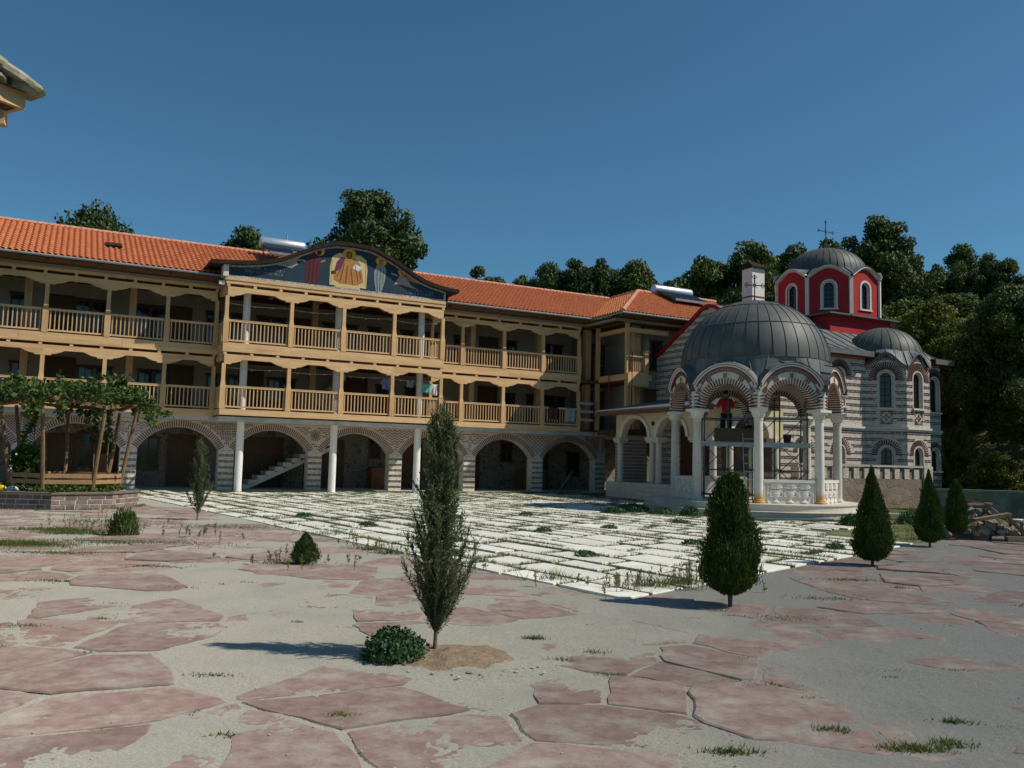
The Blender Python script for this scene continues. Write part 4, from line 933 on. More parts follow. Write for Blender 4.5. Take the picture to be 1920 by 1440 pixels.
def dome_parts(parent, Rr, z0, H, tiers, nper, m_, seam=.022):
    dm = bpy.data.objects.new('dome', None); link(dm, parent)
    under = MB(); under.lathe([(Rr*.985*math.cos(t*math.pi/2), z0+H*.985*math.sin(t*math.pi/2)) for t in [k/16 for k in range(17)]], 48); under.build('dome_shell', m_, dm, True)
    for (t0, t1), n_ in zip(tiers, nper):
        b = MB(); sp2 = math.pi/n_; pr = []
        for k in range(9):
            t = (t0+(t1-t0)*k/8)*math.pi/2; pr.append((Rr*math.cos(t), z0+H*math.sin(t)))
        b.lathe(pr, 4, a0=-sp2*.985, a1=sp2*.985)
        pr2 = [(r_+seam*.9, z+seam*.5) for r_, z in pr]; nsx = len(pr)
        V = []
        for (r_, z), (r2, z2) in zip(pr, pr2):
            for an, rr, zz in ((-sp2*.985, r_, z), (-sp2*.985, r2, z2), (-sp2*.985+seam/max(r_, .25), r2, z2), (-sp2*.985+seam/max(r_, .25), r_, z)): V.append((rr*math.cos(an), rr*math.sin(an), zz))
        F = [(i*4+j, i*4+j+1, (i+1)*4+j+1, (i+1)*4+j) for i in range(nsx-1) for j in range(3)]
        b.add(V, F)
        r_, z = pr[-1]; 
        me = b.mesh('dome_panel', m_, True)
        for k in range(n_): put('dome_panel', me, dm, rz=2*math.pi*k/n_+.06)
        # horizontal lap seam
        q = MB(); q.lathe([(pr[0][0]+.012, pr[0][1]-.012), (pr[0][0]+.022, pr[0][1]+.012), (pr[0][0]+.004, pr[0][1]+.02)], 64); q.build('lap_seam', m_, dm, True)
    return dm
dome_parts(pav, DR, DZ-.02, 2.22, ((0,.36),(.36,.66),(.66,.995)), (36, 36, 18), M['lead'], .018)
def iron_cross(parent, z, h, name='cross'):
    m_ = MB(); m_.tube([(0,0,z),(0,0,z+h)], .022, 6); m_.lathe([(.0,z-.02),(.09,z+.02),(.03,z+.1)], 10)
    c = z+h*.62
    for dx, dz in ((1,0),(-1,0),(0,1)):
        L = h*.34; e = Vector((dx*L, 0, c+dz*L)); m_.beam((0,0,c), e, .035, .035)
        for sg in (-1, 1):
            if dz == 0: m_.tube([(e.x-dx*.10,0,e.z), (e.x-dx*.02,0,e.z+sg*.09), (e.x+dx*.05,0,e.z)], .014, 5)
            else: m_.tube([(0,0,e.z-.10), (sg*.09,0,e.z-.02), (0,0,e.z+.05)], .014, 5)
    for k in range(4):
        t = math.pi/4+k*math.pi/2; m_.tube([(0,0,c), (.15*math.cos(t),0,c+.15*math.sin(t))], .010, 5)
    return m_.build(name, mat('iron', (.06,.045,.035), (.10,.07,.05), 8, .7, metal=.5), parent)
iron_cross(pav, 7.32, .95)
# low parapet slabs between the columns, front one carved with three urns
def urn(b, cx, z0, sc):
    prof = [(.0,0),(.10,0),(.10,.03),(.05,.06),(.035,.10),(.09,.16),(.125,.24),(.12,.30),(.135,.31),(.135,.335),(.1,.335)]
    for i in range(len(prof)-1):
        for k in range(8):
            t0, t1 = math.pi*k/8, math.pi*(k+1)/8; (r0, q0), (r1, q1) = prof[i], prof[i+1]
            b.add([(cx+r0*sc*math.cos(t0), -.30*r0*sc*math.sin(t0)-.065, z0+q0*sc), (cx+r0*sc*math.cos(t1), -.30*r0*sc*math.sin(t1)-.065, z0+q0*sc), (cx+r1*sc*math.cos(t1), -.30*r1*sc*math.sin(t1)-.065, z0+q1*sc), (cx+r1*sc*math.cos(t0), -.30*r1*sc*math.sin(t0)-.065, z0+q1*sc)], [(0,1,2,3)])
    for k in range(9):
        t = R(-72+18*k); d = Vector((math.sin(t), 0, math.cos(t))); c = Vector((cx, -.075, z0+.36*sc))+d*.13*sc; b.tube([c-d*.11*sc, c, c+d*.07*sc], [.012*sc, .026*sc, .016*sc], 5)
    for sg in (-1, 1): b.tube([(cx+sg*.12*sc,-.07,z0+.32*sc),(cx+sg*.19*sc,-.075,z0+.26*sc),(cx+sg*.18*sc,-.075,z0+.16*sc),(cx+sg*.10*sc,-.07,z0+.17*sc)], .018*sc, 6)
pp = MB(); L2 = CH-.15; pp.box(-L2, L2, -.055, .055, 0, .66); PPM = pp.mesh('parapet_slab', M['carved'])
cpp = MB(); cpp.box(-L2, L2, -.09, .09, .661, .75); CPPM = cpp.mesh('parapet_coping', M['carved'])
for k in (0, 1, 2, 4, 5, 6):
    a = R(45*k); o = put('parapet', PPM, pav, (PLD*math.sin(a), -PLD*math.cos(a), .42), a); put('coping', CPPM, o)
    if k in (0, 1, 6):
        for j in (-1, 0, 1):
            u_ = MB(); urn(u_, j*.48, .03, 1.15); u_.build('carved_urn', M['carved'], o, True)
        for sg in (-1, 1):
            u_ = MB(); u_.lathe([(.03,0),(.03,.04),(.018,.06),(.022,.25),(.03,.27),(.018,.29),(.022,.5),(.03,.52)], 8, (sg*.76,-.06,.03)); u_.build('carved_baluster', M['carved'], o, True)

# ================================================================ church
chu = thing('church', 'banded stone and brick church with red drum, grey domes and pale porch', 'church', (ORG.x, ORG.y, 0), TH)
SW, SE, DN, DS = 24.04, 34.4, 2.23, 11.0
class Face:
    """o (s,d) start, direction along the face, outward = right-hand side when walking so that out points to the viewer"""
    def __init__(f, p0, p1):
        f.p0 = Vector((p0[0], -p0[1])); f.p1 = Vector((p1[0], -p1[1])); f.w = (f.p1-f.p0).length; f.u = (f.p1-f.p0)/f.w; f.n = Vector((f.u.y, -f.u.x))
    def __call__(f, t, o, z): p = f.p0+f.u*t+f.n*o; return (p.x, p.y, z)
    def axes(f): return Vector((f.u.x, f.u.y, 0)), Vector((f.n.x, f.n.y, 0))
def wall_face(f, z0, ztop, wins, m_, depth=.26, extra=()):
    b = MB(); ts = {0.0, f.w}
    for e in range(1, 14): ts.add(f.w*e/14)
    for (tc, w, zs, zsp) in wins:
        for k in range(13): ts.add(tc-w/2*math.cos(math.pi*k/12))
    ts = sorted(ts); ts = [t for i, t in enumerate(ts) if i == 0 or t-ts[i-1] > 1e-5]
    def arch(wd, t): tc, w, zs, zsp = wd; return zsp+math.sqrt(max((w/2)**2-(t-tc)**2, 0))
    for a, c in zip(ts[:-1], ts[1:]):
        tm = (a+c)/2; ca = cb = z0
        for wd in sorted([w for w in wins if abs(tm-w[0]) < w[1]/2], key=lambda w: w[2]):
            b.add([f(a,0,ca), f(c,0,cb), f(c,0,wd[2]), f(a,0,wd[2])], [(0,1,2,3)])
            b.add([f(a,0,wd[2]), f(c,0,wd[2]), f(c,-depth,wd[2]), f(a,-depth,wd[2])], [(0,1,2,3)])
            ca, cb = arch(wd, a), arch(wd, c)
            b.add([f(a,0,ca), f(c,0,cb), f(c,-depth,cb), f(a,-depth,ca)], [(0,1,2,3)])
        b.add([f(a,0,ca), f(c,0,cb), f(c,0,ztop(c)), f(a,0,ztop(a))], [(0,1,2,3)])
    for tc, w, zs, zsp in wins:
        for t in (tc-w/2, tc+w/2): b.add([f(t,0,zs), f(t,0,zsp), f(t,-depth,zsp), f(t,-depth,zs)], [(0,1,2,3)])
    return b.build('wall', m_, chu)
def window_unit(f, wd, parent, frame_m, grid=(2, 5), depth=.20):
    tc, w, zs, zsp = wd; r_ = w/2; o = MB(); fwid = .06
    def pt(t, o_, z): return f(tc+t, o_, z)
    def band(r0, r1, o0, o1, b):
        pth = [(-1, zs)]+[(None, R(180-15*k)) for k in range(13)]+[(1, zs)]
        V = []
        for kx, kz in pth:
            for rr in (r0, r1):
                x, z = (kx*rr, kz) if kx is not None else (rr*math.cos(kz), zsp+rr*math.sin(kz))
                for o_ in (o0, o1): V.append(pt(x, o_, z))
        F = []
        for k in range(len(pth)-1): i = k*4; j = i+4; F += [(i,j,j+1,i+1),(i+2,i+3,j+3,j+2),(i+1,j+1,j+3,i+3),(i,i+2,j+2,j)]
        b.add(V, F)
    band(r_, r_-fwid, -depth+.04, -depth+.12, o); fr = o.build('window', frame_m, parent)
    g = MB(); V = [pt(-r_, -depth, zs), pt(r_, -depth, zs)]+[pt(r_*math.cos(R(15*k)), -depth, zsp+r_*math.sin(R(15*k))) for k in range(13)]; g.add(V, [tuple(range(len(V)))]); g.build('pane', M['glass'], fr)
    mu = MB(); ax, an = f.axes(); c = Vector(pt(0, -depth+.02, 0)); H = zsp+r_-zs
    for k in range(1, grid[0]): mu.frame(c+ax*(-r_+2*r_*k/grid[0])+Vector((0,0,zs+H*.48)), ax, an, (0,0,1), .028, .03, H*.95)
    for k in range(1, grid[1]+1): mu.frame(c+Vector((0,0,zs+H*k/(grid[1]+.8))), ax, an, (0,0,1), 2*r_-.04, .034, .028)
    mu.build('glazing_bars', mat('bar_paint', (.025,.022,.02), rough=.5), fr)
    return fr
def fan(b, f, wd, r0, r1, cnt, ext=12):
    tc, w, zs, zsp = wd; ax, an = f.axes()
    for k in range(cnt):
        t = R(-ext)+(math.pi+2*R(ext))*(k+.5)/cnt; d = ax*math.cos(t)+Vector((0,0,1))*math.sin(t); tg = ax*(-math.sin(t))+Vector((0,0,1))*math.cos(t)
        c = Vector(f(tc, .004, zsp))+d*(r0+r1)/2; b.frame(c, d, tg, an, r1-r0, .045*(.8+.5*r1), .03)
def courses(b, f, z0, ztop, wins, skip=None, per=.30, seed=1):
    r = random.Random(seed); ax, an = f.axes(); z = z0+.14
    while z < 9.5:
        for j in range(2):
            zz = z+j*.075; t = r.uniform(-.2, 0)
            while t < f.w:
                L = .25; a, c = max(t, 0.0), min(t+L, f.w); t += L+.035
                if c-a < .05: continue
                m_ = (a+c)/2
                if zz > ztop(m_)-.1: continue
                bad = False
                for tc, w, zs, zsp in wins:
                    R1 = w/2+(.44 if w > .61 else .36)
                    if zs-.02 < zz <= zsp:
                        if c > tc-w/2-.07 and a < tc+w/2+.07:
                            if a < tc-w/2-.07 and m_ < tc: c = tc-w/2-.07
                            elif c > tc+w/2+.07 and m_ > tc: a = tc+w/2+.07
                            else: bad = True
                            if c-a < .06: bad = True
                    elif zz > zsp and min(math.hypot(a-tc, zz-zsp), math.hypot(c-tc, zz-zsp), math.hypot(m_-tc, zz-zsp)) < R1: bad = True
                if bad or (skip and skip((a+c)/2, zz)): continue
                b.frame(Vector(f((a+c)/2, .002, zz)), ax, an, (0,0,1), c-a, .028, .034)
        z += per
def deco_cross(b, f, tc, zc, h=.27):
    ax, an = f.axes(); Z = Vector((0,0,1))
    def sg(x0, z0, x1, z1, th=.026):
        d = (ax*(x1-x0)+Z*(z1-z0)); L = d.length; d.normalize(); b.frame(Vector(f(tc+(x0+x1)/2, .004, zc+(z0+z1)/2)), d, d.cross(an).normalized(), an, L, th, .03)
    P = [(-.03,-.15),(.03,-.15),(.03,-.03),(.15,-.03),(.15,.03),(.03,.03),(.03,.15),(-.03,.15),(-.03,.03),(-.15,.03),(-.15,-.03),(-.03,-.03)]
    for i in range(12): sg(*P[i], *P[(i+1) % 12], .018)
    for s1 in (-1, 1):
        for s2 in (-1, 1):
            sg(s1*h, s2*.05, s1*.05, s2*h); sg(s1*h, s2*.15, s1*.15, s2*h)
        sg(-h, s1*h, h, s1*h); 
fS = Face((SW, DS), (29.25, DS)); fA = Face((29.25, 11.0), (30.57, 12.1)); fB = Face((30.57, 12.1), (32.11, 12.1)); fC = Face((32.11, 12.1), (33.43, 11.0)); fE = Face((33.43, DS), (SE, DS)); fW = Face((SW, DN), (SW, DS)); fX = Face((SE, DS), (SE, DN))
GP = [(2.23,6.82),(2.9,7.02),(3.85,7.55),(4.7,8.02),(5.46,8.45),(6.1,8.85),(6.6,8.98),(7.1,8.85),(7.74,8.45),(8.5,8.02),(9.35,7.55),(10.3,7.0),(11.0,6.72)]
def gz(d): return float(np.interp(d, [p[0] for p in GP], [p[1] for p in GP]))
flat_top = lambda t: 6.70
def wave(f): return lambda t: 6.14+.60*math.sin(math.pi*t/f.w)**1.6
WU, WL = (None, .62, 4.30, 5.62), (None, .58, 1.55, 2.28)
def wins(f, tc): return [(tc,)+WU[1:], (tc,)+WL[1:]]
plan = [(fS, flat_top, wins(fS, 3.6)+wins(fS, 1.4), 1), (fA, wave(fA), wins(fA, fA.w/2), 2), (fB, wave(fB), wins(fB, fB.w/2), 3), (fC, wave(fC), wins(fC, fC.w/2), 4), (fE, flat_top, wins(fE, .55), 5), (fW, lambda t: gz(DN+t), [], 6), (fX, lambda t: gz(DS-t), [], 7)]
for f, tp, wn_, sd_ in plan:
    wo_ = wall_face(f, 0, tp, wn_, M['church'])
    b = MB(); skip = (lambda t, z, f=f: (3.22 < z < 3.52) or (abs(t-f.w/2) < .31 and 3.55 < z < 4.2)) if f in (fA, fB, fC) else (lambda t, z: 3.22 < z < 3.52)
    courses(b, f, 0, tp, wn_, skip, seed=sd_)
    for wd in wn_: fan(b, f, wd, wd[1]/2+.09, wd[1]/2+(.42 if wd[1] > .6 else .33), 25 if wd[1] > .6 else 19)
    if f in (fA, fB, fC):
        deco_cross(b, f, f.w/2, 3.87)
        ax, an = f.axes(); nb2 = 26
        for k in range(nb2):
            t = f.w*(k+.5)/nb2; z = tp(t); dz = (tp(min(t+.01, f.w))-tp(max(t-.01, 0)))/.02; d = Vector((0,0,1))-ax*dz; d.normalize(); b.frame(Vector(f(t, .004, z-.03))-d*.09, d, d.cross(an).normalized(), an, .17, .036, .034)
    tag(b.build('brickwork', M['churchbrick'], wo_), kind='stuff')
    for wd in wn_:
        window_unit(f, wd, chu, M['trim'], (2, 5) if wd[1] > .6 else (2, 3))
        s_ = MB(); s_.frame(f(wd[0], .02, wd[2]-.04), *f.axes(), (0,0,1), wd[1]+.22, .14, .08); s_.build('window_sill', M['trim'], chu)
    if f is not fX and f is not fW:
        for (z_, h, o_) in ((3.30, .07, .05), (3.39, .10, .09)):
            s_ = MB(); a_, n_ = f.axes(); s_.frame(Vector(f(f.w/2, o_/2-.02, z_)), a_, n_, (0,0,1), f.w+o_*.8, o_+.04, h-.004); s_.build('string_course', M['trim'], chu)
# roofs
rf = MB(); GPo = [(1.95, 6.70)]+GP+[(11.45, 6.62)]
for i in range(len(GPo)-1):
    (d0, z0), (d1, z1) = GPo[i], GPo[i+1]; rf.add([(SW-.02,-d0,z0+.10),(SE+.35,-d0,z0+.10),(SE+.35,-d1,z1+.10),(SW-.02,-d1,z1+.10)], [(0,1,2,3)]); rf.add([(SW-.02,-d0,z0+.02),(SE+.35,-d0,z0+.02),(SE+.35,-d1,z1+.02),(SW-.02,-d1,z1+.02)], [(0,1,2,3)])
cr = rf.build('roof', M['slate'], chu)
for k in range(16):
    s_ = SW+.4+k*.66; sm = MB()
    for i in range(len(GPo)-1):
        (d0, z0), (d1, z1) = GPo[i], GPo[i+1]
        if d0 > 6.5: sm.beam((s_,-d0,z0+.115), (s_,-d1,z1+.115), .03, .04)
    sm.build('roof_seam', M['slate'], cr)
for (a, c) in ((SW-.02, 29.25), (33.45, SE+.38)):
    e = MB(); e.box(a, c, -11.50, -11.40, 6.52, 6.76); e.build('eave_fascia', M['slate'], cr); e = MB(); e.box(a, c, -11.40, -11.02, 6.50, 6.56); e.build('eave_soffit', M['redtrim'], cr)
rt = MB(); strip = [(d, z) for d, z in GPo]
for i in range(len(strip)-1): rt.beam((SW-.06,-strip[i][0],strip[i][1]+.02), (SW-.06,-strip[i+1][0],strip[i+1][1]+.02), .14, .17)
rt.build('gable_trim', M['redtrim'], cr)
# conch half dome and skirt
CC = (31.34, 10.25); cd = thing if False else None
cz = bpy.data.objects.new('conch_roof', None); link(cz, chu); cz.location = (CC[0], -CC[1], 0)
dome_parts(cz, 1.74, 6.66, 1.50, ((0,.97),), (26,), M['lead'], .018)
for f in (fA, fB, fC):
    b = MB(); tp = wave(f); n = 16
    for k in range(n+1):
        t = f.w*k/n; p = Vector(f(t, .10, tp(t)+.05)); q = Vector(f(t, .10, tp(t)-.02)); c = Vector((CC[0], -CC[1], 7.0)); d = (Vector((p.x, p.y, 7.0))-c).normalized(); e = c+d*1.66; b.v += [tuple(q), tuple(p), (e.x, e.y, 6.98)]
    for k in range(n): i = k*3; b.f += [(i,i+3,i+4,i+1),(i+1,i+4,i+5,i+2)]; b.m += [0, 0]
    for k in (4, 8, 12): b.beam(Vector(b.v[k*3+1])+Vector((0,0,.015)), Vector(b.v[k*3+2])+Vector((0,0,.015)), .025, .03)
    b.build('conch_skirt', M['slate'], chu)
# drum
DC = (31.95, 6.4); dr = bpy.data.objects.new('drum', None); link(dr, chu); dr.location = (DC[0], -DC[1], 0)
db = MB(); db.box(-2.15, 2.15, -2.15, 2.15, 7.2, 8.92); db.build('drum_base', M['red'], dr); db = MB(); db.box(-2.45, 2.45, -2.45, 2.45, 8.921, 8.99); db.build('drum_ledge', M['slate'], dr)
DRr = 2.42; fwid = 2*DRr*math.tan(R(22.5))
class LF:
    def __init__(f, ang): f.n = Vector((math.cos(ang), math.sin(ang), 0)); f.u = Vector((-f.n.y, f.n.x, 0)); f.w = fwid
    def __call__(f, t, o, z): p = f.n*(DRr+o)+f.u*(t-f.w/2); return (p.x, p.y, z)
    def axes(f): return f.u, f.n
_chu = chu; chu = dr
dwin = (fwid/2, .60, 9.32, 10.35)
dw_top = lambda t: 10.86+.50*math.sin(math.pi*max(0, min(1, t/fwid)))**1.3
for k in range(8):
    f = LF(R(45*k)); wall_face(f, 8.99, dw_top, [dwin], M['red'], .2)
    if k in (4, 5, 6, 7, 0, 3):
        window_unit(f, dwin, dr, M['trim'], (3, 5), .16)
    b = MB(); n = 20; V = []
    for j in range(n+1):
        t = fwid*j/n
        for z_, o_ in ((-.06,.0),(.0,.14),(.10,.14),(.10,-.2)): V.append(f(t, o_, dw_top(t)+z_))
    b.add(V, [(j*4+i, (j+1)*4+i, (j+1)*4+i+1, j*4+i+1) for j in range(n) for i in range(3)]); b.build('drum_cornice', M['trim'], dr)
    b = MB(); V = []
    for j in range(n+1):
        t = fwid*j/n; p = Vector(f(t, .18, dw_top(t)+.105)); a_ = math.atan2(p.y, p.x); V += [tuple(p), (1.9*math.cos(a_), 1.9*math.sin(a_), 11.48)]
    b.add(V, [(j*2, j*2+2, j*2+3, j*2+1) for j in range(n)]); b.build('drum_skirt', M['slate'], dr)
    a_ = R(45*k+22.5); rr = DRr/math.cos(R(22.5)); b = MB(); b.frame((rr*math.cos(a_), rr*math.sin(a_), 9.92), (math.cos(a_), math.sin(a_), 0), (-math.sin(a_), math.cos(a_), 0), (0,0,1), .12, .17, 1.86); b.build('corner_pilaster', M['trim'], dr)
    b = MB(); tc, w, zs, zsp = dwin
    for j in range(24):
        t0, t1 = math.pi*j/24, math.pi*(j+1)/24; V = []
        for tt in (t0, t1):
            for r_ in (w/2, w/2+.10): V += [f(tc+r_*math.cos(tt), .03, zsp+r_*math.sin(tt)), f(tc+r_*math.cos(tt), -.05, zsp+r_*math.sin(tt))]
        b.add(V, [(0,4,6,2),(2,6,7,3),(0,1,5,4)])
    for sg in (-1, 1): b.frame(Vector(f(tc+sg*(w/2+.05), -.01, (zs+zsp)/2)), *f.axes(), (0,0,1), .10, .08, zsp-zs)
    b.frame(Vector(f(tc, .0, zs-.04)), *f.axes(), (0,0,1), w+.28, .12, .08); b.build('window_surround', M['trim'], dr)
chu = _chu
dome_parts(dr, 1.98, 11.40, 1.42, ((0,.97),), (36,), M['lead'], .018)
iron_cross(dr, 12.80, 1.55)
# chimney turret
ct = MB(); ct.box(26.9, 27.7, -6.4, -5.7, 8.2, 11.22); co = ct.build('chimney', mat('white_render', (.70,.66,.63), (.76,.73,.70), 2, .85), chu); ct = MB(); ct.box(26.88, 27.72, -6.42, -5.68, 9.78, 9.84); ct.build('chimney_band', M['redtrim'], co)
ct = MB(); ct.box(26.78, 27.82, -6.52, -5.58, 11.22, 11.30); ct.add([(26.78,-6.52,11.3),(27.82,-6.52,11.3),(27.82,-5.58,11.3),(26.78,-5.58,11.3),(27.0,-6.0,11.62),(27.6,-6.0,11.62)], [(0,1,5,4),(1,2,5),(2,3,4,5),(3,0,4)]); ct.build('chimney_cap', M['darkmetal'], co)
# porch
PX = 20.4
pb_ = MB(); pb_.box(20.0, SW, -11.4, -4.2, 0, .70); pb_.build('porch_base', M['marble'], chu)
for k in range(3):
    pb_ = MB(); pb_.box(19.99-.28*(3-k), 19.999-.28*(2-k)+0, -10.2, -7.4, 0, .18*(k+1)); pb_.build('porch_step', M['marble'], chu)
def porch_wall(f, arcs, z_top, name):
    b = MB(); r_ = .98; zsp = 2.72; ts = {0.0, f.w}
    for c in arcs:
        for k in range(21): ts.add(min(max(c-r_*math.cos(math.pi*k/20), 0), f.w))
    ts = sorted(ts); ts = [t for i, t in enumerate(ts) if i == 0 or t-ts[i-1] > 1e-5]; T = .3
    def lo(t):
        for c in arcs:
            if abs(t-c) <= r_: return zsp+.88*math.sqrt(max(r_*r_-(t-c)**2, 0))
        return zsp
    for a, c in zip(ts[:-1], ts[1:]):
        za, zc = lo(a+1e-7), lo(c-1e-7)
        for o_ in (0, -T): b.add([f(a,o_,za), f(c,o_,zc), f(c,o_,z_top), f(a,o_,z_top)], [(0,1,2,3)])
        b.add([f(a,0,za), f(c,0,zc), f(c,-T,zc), f(a,-T,za)], [(0,1,2,3)])
    o = b.build(name, M['yellow'], chu)
    for c in arcs:
        b = MB(); n = 24; V = []
        for k in range(n+1):
            t = math.pi*k/n
            for rr in (r_-.01, r_+.17):
                for o_ in (.05, -.02): V.append(f(c+rr*math.cos(t), o_, zsp+rr*(.88 if rr < r_ else .885)*math.sin(t)))
        b.add(V, [q for k in range(n) for q in ((k*4, k*4+4, k*4+6, k*4+2), (k*4, k*4+1, k*4+5, k*4+4), (k*4+2, k*4+6, k*4+7, k*4+3))]); b.build('arch_moulding', M['trim'], o)
    return o
fP = Face((PX, 4.4), (PX, 11.2)); fQ = Face((PX, 11.2), (SW, 11.2))
porch_wall(fP, (1.45, 4.05), 3.86, 'porch_arcade'); porch_wall(fQ, (1.85,), 3.86, 'porch_end')
pc = MB(); pc.lathe([(.17,.70),(.17,.78),(.14,.82),(.135,2.40),(.15,2.43),(.15,2.47)], 18); pc.box(-.2, .2, -.2, .2, 2.47, 2.55); pc.box(-.25, .25, -.25, .25, 2.551, 2.715); PCM = pc.mesh('porch_column', M['marble'])
for (s_, d_) in ((PX+.15, 4.55), (PX+.15, 6.98), (PX+.15, 7.42), (PX+.15, 9.9), (PX+.15, 10.9), (PX+.95,10.98), (23.75, 11.05)): put('porch_column', PCM, chu, (s_, -d_, 0))
pr_ = MB(); pr_.add([(19.7,-11.9,3.95),(19.7,-3.6,3.95),(SW,-3.6,4.75),(SW,-11.9,4.75),(19.7,-11.9,3.88),(19.7,-3.6,3.88),(SW,-3.6,4.68),(SW,-11.9,4.68)], [(0,1,2,3),(4,7,6,5),(0,4,5,1),(0,3,7,4),(1,5,6,2)]); pr_.build('porch_roof', M['slate'], chu)
pr_ = MB(); pr_.box(19.74, 19.86, -11.85, -3.65, 3.72, 3.879); pr_.build('porch_fascia', mat('brown_fascia', (.13,.055,.04), (.17,.075,.055), 5, .7), chu)
md = MB(); md.lathe([(0,.0),(.10,.0),(.10,.03),(.06,.05),(0,.05)], 14); put('medallion', md.mesh('medallion', M['darkmetal']), chu, (PX, -7.2, 3.30), rot=(0, R(-90), 0))
mu = MB(); mu.box(SW-.03, SW-.004, -10.6, -7.5, 1.35, 3.9); mo = mu.build('wall_painting', mat('fresco', (.06,.09,.16), (.28,.12,.05), 2.2, .7, c3=(.45,.26,.06), s3=1.6, k3=(.55,.7)), chu)
mu = MB(); mu.box(SW-.03, SW-.004, -6.9, -4.6, .75, 3.4); mu.build('porch_door', M['door'], chu)
# crenellated stone parapet in front of the church
wl_ = thing('parapet_wall', 'brown stone parapet wall with pale battlement stones before the church', 'wall', (ORG.x, ORG.y, 0), TH)
b = MB(); b.box(22.4, 29.6, -13.55, -13.15, 0, 1.18); b.build('wall_body', vor_mat('brown_rubble', (.17,.13,.095), (.25,.20,.15), (.20,.17,.135), 4.2, bump=.6), wl_)
b = MB(); b.box(29.601, 30.15, -13.62, -13.08, 0, 1.74); b.build('end_pier', vor_mat('pale_rubble', (.40,.37,.31), (.54,.50,.43), (.34,.31,.26), 4.5), wl_)
for k in range(12):
    x = 22.45+k*.6
    m_ = MB(); m_.box(x, x+.30, -13.56, -13.14, 1.181, 1.60); m_.build('battlement_stone', vor_mat('pale_rubble', (.42,.39,.33), (.54,.50,.43), (.34,.31,.26), 5) if k == 0 else bpy.data.materials['pale_rubble.001'], wl_)
    if k < 12:
        m_ = MB(); m_.box(x+.301, x+.599, -13.50, -13.2, 1.181, 1.56+.04*(k % 2)); m_.build('infill_stone', bpy.data.materials['brown_rubble'], wl_)
m_ = MB(); m_.box(22.4, 29.59, -13.6, -13.1, 1.661, 1.74); m_.build('wall_coping', mat('coping_stone', (.36,.33,.27), (.44,.40,.34), 5, .9, .5, 20), wl_)
# ================================================================ vegetation
def rotz(P, a): c, s_ = np.cos(a), np.sin(a); return np.stack([P[..., 0]*c-P[..., 1]*s_, P[..., 0]*s_+P[..., 1]*c, P[..., 2]], -1)
def cards(C, D, N_, L, Wd, bend=.25):
    """pointed leaf quads: centre C, long axis D, side axis N_, half sizes L, Wd -> diamond folded slightly"""
    D = D/np.linalg.norm(D, axis=1, keepdims=True); S_ = np.cross(D, N_); S_ = S_/np.maximum(np.linalg.norm(S_, axis=1, keepdims=True), 1e-6); U_ = np.cross(S_, D)
    L = np.asarray(L)[:, None]; Wd = np.asarray(Wd)[:, None]
    V = np.stack([C-D*L, C+S_*Wd+U_*Wd*bend, C+D*L, C-S_*Wd+U_*Wd*bend], 1).reshape(-1, 3)
    return V, np.arange(len(C)*4).reshape(-1, 4)
def rdir(g, n): v = g.normal(size=(n, 3)); return v/np.linalg.norm(v, axis=1, keepdims=True)
def limb(b, g, p, d, L, r, depth, tips):
    n = 4; pts = [Vector(p)]; dv = Vector(d).normalized()
    for k in range(n):
        dv = (dv+Vector(tuple(g.normal(0, .16, 3)))+Vector((0, 0, .06))).normalized(); pts.append(pts[-1]+dv*L/n)
    b.tube(pts, [r*(1-.55*k/n) for k in range(n+1)], 6 if depth > 1 else 5, cap=False); tips.append((pts[-1], L)); tips.append((pts[2], L*.8))
    if depth > 0:
        for k in range(3 if depth > 1 else 2):
            a = g.uniform(0, 6.28); sp2 = g.uniform(.5, 1.0); side = dv.orthogonal().normalized(); side.rotate(Matrix.Rotation(a, 3, dv).to_quaternion())
            limb(b, g, pts[2+(k % 3)], dv+side*sp2, L*g.uniform(.55, .78), r*.45, depth-1, tips)
